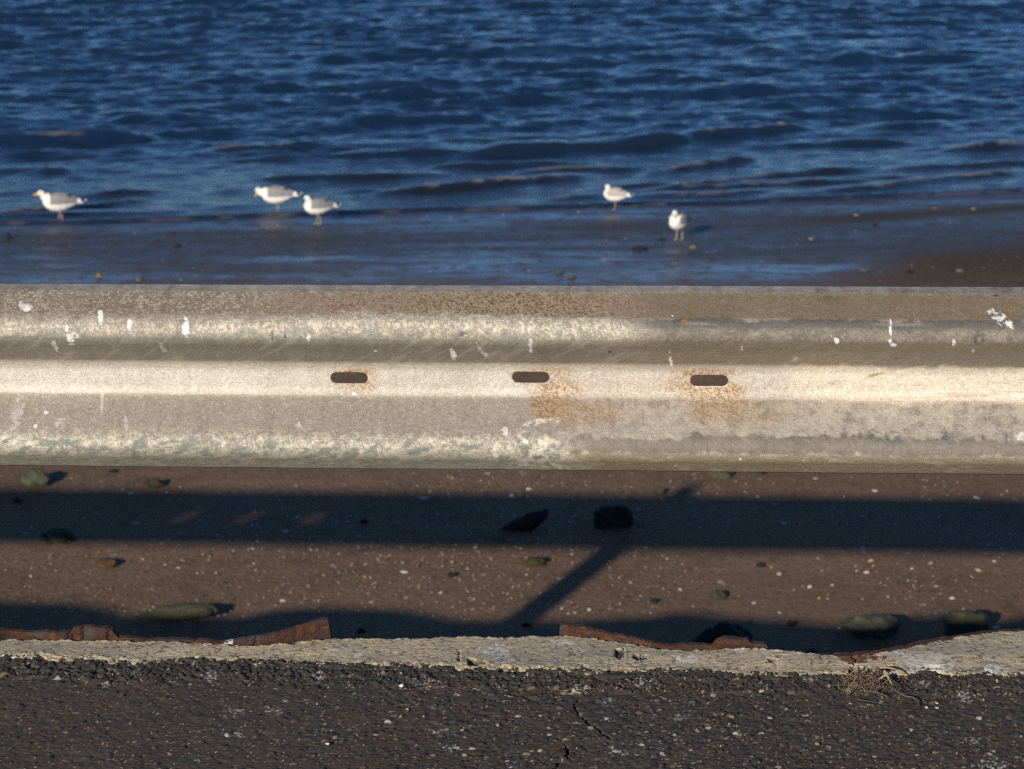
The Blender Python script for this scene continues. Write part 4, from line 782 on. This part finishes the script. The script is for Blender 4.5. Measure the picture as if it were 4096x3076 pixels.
# ---------------------------------------------------------------- gulls
def gull(fx, fy, heading, sc_, head, label, legs=2, legcol=(.5, .27, .22), bend=0.0, headyaw=0.0, wet=0.0, pitch=0.0, streak=.2, grey=(.23, .225, .225), feet=(.5, .27, .22)):
    """one continuous feathered body; +X is the bird's front"""
    hx, hz = head
    bm = bmesh.new()
    def sph(c_, r, rot=0.0):
        M = Matrix.Translation(c_) @ Matrix.Rotation(rot, 4, 'Y') @ Matrix.Diagonal((r[0], r[1], r[2], 1)); bmesh.ops.create_uvsphere(bm, u_segments=20, v_segments=12, radius=1, matrix=M)
    def loft(secs, n=16):
        rings = []
        for i, (x_, y_, z_, w_, h_) in enumerate(secs):
            a = np.array(secs[max(0, i - 1)][:3]); b = np.array(secs[min(len(secs) - 1, i + 1)][:3]); d = b - a; d /= np.linalg.norm(d)
            s1 = np.cross([0, 0, 1.], d) if abs(d[2]) < .95 else np.array([0, 1., 0]); s1 = s1 / np.linalg.norm(s1); s2 = np.cross(d, s1)
            rings.append([bm.verts.new(np.array([x_, y_, z_]) + s1 * w_ * math.cos(t) + s2 * h_ * math.sin(t)) for t in np.linspace(0, 2 * math.pi, n, endpoint=False)])
        for r0, r1 in zip(rings[:-1], rings[1:]):
            for j in range(n): bm.faces.new((r0[j], r0[(j + 1) % n], r1[(j + 1) % n], r1[j]))
        bm.faces.new(rings[0][::-1]); bm.faces.new(rings[-1])
    # trunk, tail to breast
    loft([(-.225, 0, .185, .022, .005), (-.17, 0, .188, .034, .012), (-.12, 0, .188, .050, .040), (-.06, 0, .185, .066, .066), (0, 0, .188, .075, .080), (.05, 0, .197, .074, .082), (.09, 0, .210, .062, .072), (.118, 0, .222, .042, .052), (.135, 0, .232, .02, .025)])
    # neck and head
    cy = math.cos(headyaw); sy_ = math.sin(headyaw)
    loft([(.06, 0, .205, .056, .05), (.06 + (hx - .06) * .5, 0, .215 + (hz - .215) * .45, .044, .048), (hx - .012, 0, hz - .026, .033, .036), (hx, 0, hz, .027, .028)])
    sph((hx + .006 * cy, .006 * sy_, hz), (.034, .027, .028))
    bd = Vector((cy * math.cos(bend), sy_ * math.cos(bend), -math.sin(bend)))
    p0 = Vector((hx, 0, hz - .004)) + bd * .026; 
    secs = [tuple(p0 + bd * t) + (r, r * 1.25) for t, r in ((-.008, .015), (.004, .0105), (.022, .0085), (.038, .0088), (.050, .004))]
    loft(secs, 8)
    # folded wings: mantle shells with tips crossing over the tail
    for s in (-1, 1):
        loft([(.085, s * .042, .228, .020, .036), (.05, s * .056, .224, .022, .054), (0, s * .060, .220, .022, .062), (-.06, s * .052, .212, .020, .056), (-.12, s * .036, .206, .016, .038), (-.18, s * .018, .203, .010, .018), (-.235, s * .008, .206, .006, .009), (-.275, s * .012, .210, .003, .005)])
    sph((-.005, 0, .252), (.095, .045, .028), .16)
    # legs
    lg = [(-.026), (.026)] if legs == 2 else [.0]
    for k_, ly in enumerate(lg):
        ox = (.012 if k_ == 0 else -.022) if legs == 2 else 0
        loft([(0.0, ly, .145, .013, .014), (-.004 + ox * .3, ly, .115, .0065, .0065), (-.008 + ox * .6, ly, .085, .0048, .0048), (ox, ly, .02, .0045, .0045), (ox + .001, ly, .004, .005, .005)], 8)
        for a_ in (-.5, 0, .5): loft([(ox - .004, ly, .006, .005, .004), (ox + .022 * math.cos(a_), ly + .022 * math.sin(a_), .005, .006, .003), (ox + .04 * math.cos(a_), ly + .04 * math.sin(a_), .003, .002, .002)], 6)
    me = bpy.data.meshes.new('gull_src'); bm.to_mesh(me); bm.free()
    o_ = bpy.data.objects.new('tmp', me); sc.collection.objects.link(o_)
    md = o_.modifiers.new('r', 'REMESH'); md.mode = 'VOXEL'; md.voxel_size = .0036
    ms = o_.modifiers.new('s', 'SMOOTH'); ms.factor = .5; ms.iterations = 2
    bpy.context.view_layer.update()
    m2 = bpy.data.meshes.new_from_object(o_.evaluated_get(bpy.context.evaluated_depsgraph_get())); bpy.data.objects.remove(o_)
    m2.name = 'gull'
    n = len(m2.vertices); co = np.zeros(n * 3); m2.vertices.foreach_get('co', co); co = co.reshape(-1, 3)
    m2.polygons.foreach_set('use_smooth', np.full(len(m2.polygons), True))
    x_, y_, z_ = co.T
    col = np.tile(np.array([.80, .77, .71]), (n, 1)); nz_ = (fbm(x_ * 60, z_ * 60 + y_ * 40, 951, 3) - .5)
    wing = sm(.088, .07, x_ + nz_ * .02) * sm(-.19, -.175, x_) * sm(.0, .012, z_ - (.178 + .10 * np.clip(x_, -.2, .1) ** 1 * -.12 + nz_ * .012)) * np.where(np.hypot(x_ - hx, z_ - hz) < .045, 0, 1)
    wing = np.maximum(wing, 0) * np.where((z_ > .165), 1, 0)
    col = mixc(col, grey, wing)
    col = mixc(col, (.78, .76, .73), sm(-.165, -.175, x_) * sm(-.205, -.195, x_))
    col = mixc(col, (.025, .025, .028), sm(-.196, -.206, x_) * (z_ > .194)); col = mixc(col, (.7, .68, .66), np.exp(-((x_ + .245) / .008) ** 2) * (z_ > .2) * .8)
    hd = np.exp(-(((x_ - hx) ** 2 + (z_ - hz) ** 2 + y_ ** 2) / .05 ** 2)); col = mixc(col, (.42, .36, .30), hd * sm(.0, .18, nz_) * streak * 3)
    dv = co - np.array(p0); tb = dv @ np.array(bd); rad = np.linalg.norm(dv - tb[:, None] * np.array(bd), axis=1)
    col = mixc(col, (.72, .40, .04), sm(-.004, .002, tb) * (rad < .016)); col = mixc(col, (.05, .03, .02), sm(.028, .031, tb) * (1 - sm(.036, .039, tb)) * (rad < .016) * .8)
    for s in (-1, 1):
        e = np.array([hx + .016 * cy - s * .022 * sy_, .016 * sy_ + s * .022 * cy, hz + .006]); col = mixc(col, (.01, .01, .01), 1 - sm(.004, .0065, np.linalg.norm(co - e, axis=1)))
    col = mixc(col, legcol, sm(.122, .112, z_)); col = mixc(col, feet, sm(.03, .02, z_))
    set_col(m2, col)
    o = obj('gull', m2, M_gull, label=label, category='gull', group='gulls standing at the water edge')
    g0 = ground_pt(fx, fy); o.location = (g0[0], g0[1], BZ + .004 - wet); o.scale = (sc_ * .96,) * 3; o.rotation_euler = (0, pitch, heading)
    return o
R = math.radians
gull(240, 890, R(180 + 8), 0.96, (.150, .284), 'large gull with orange yellow bill and grey back standing at far left, in profile', bend=.12, streak=.45, wet=.008)
gull(1110, 855, R(180 - 4), .92, (.168, .248), 'hunched gull leaning forward with its yellow bill pointing down, left one of the close pair', bend=.95, pitch=.02, legs=1, wet=.012)
gull(1272, 900, R(180 + 12), .82, (.105, .292), 'gull with yellow legs just behind the hunched gull, right one of the close pair', legcol=(.42, .36, .12), feet=(.42, .36, .12), headyaw=-1.5, streak=.5)
gull(2459, 842, R(180 - 22), .72, (.098, .288), 'small pale gull on one leg at the water edge right of centre, head turned away', legs=1, headyaw=-1.9, grey=(.38, .35, .32), bend=.1)
gull(2716, 962, R(180 + 50), .80, (.075, .302), 'white breasted gull facing the camera on the wet sand, nearest to the guardrail', legcol=(.5, .42, .3), feet=(.5, .4, .04), headyaw=.7, bend=.5)
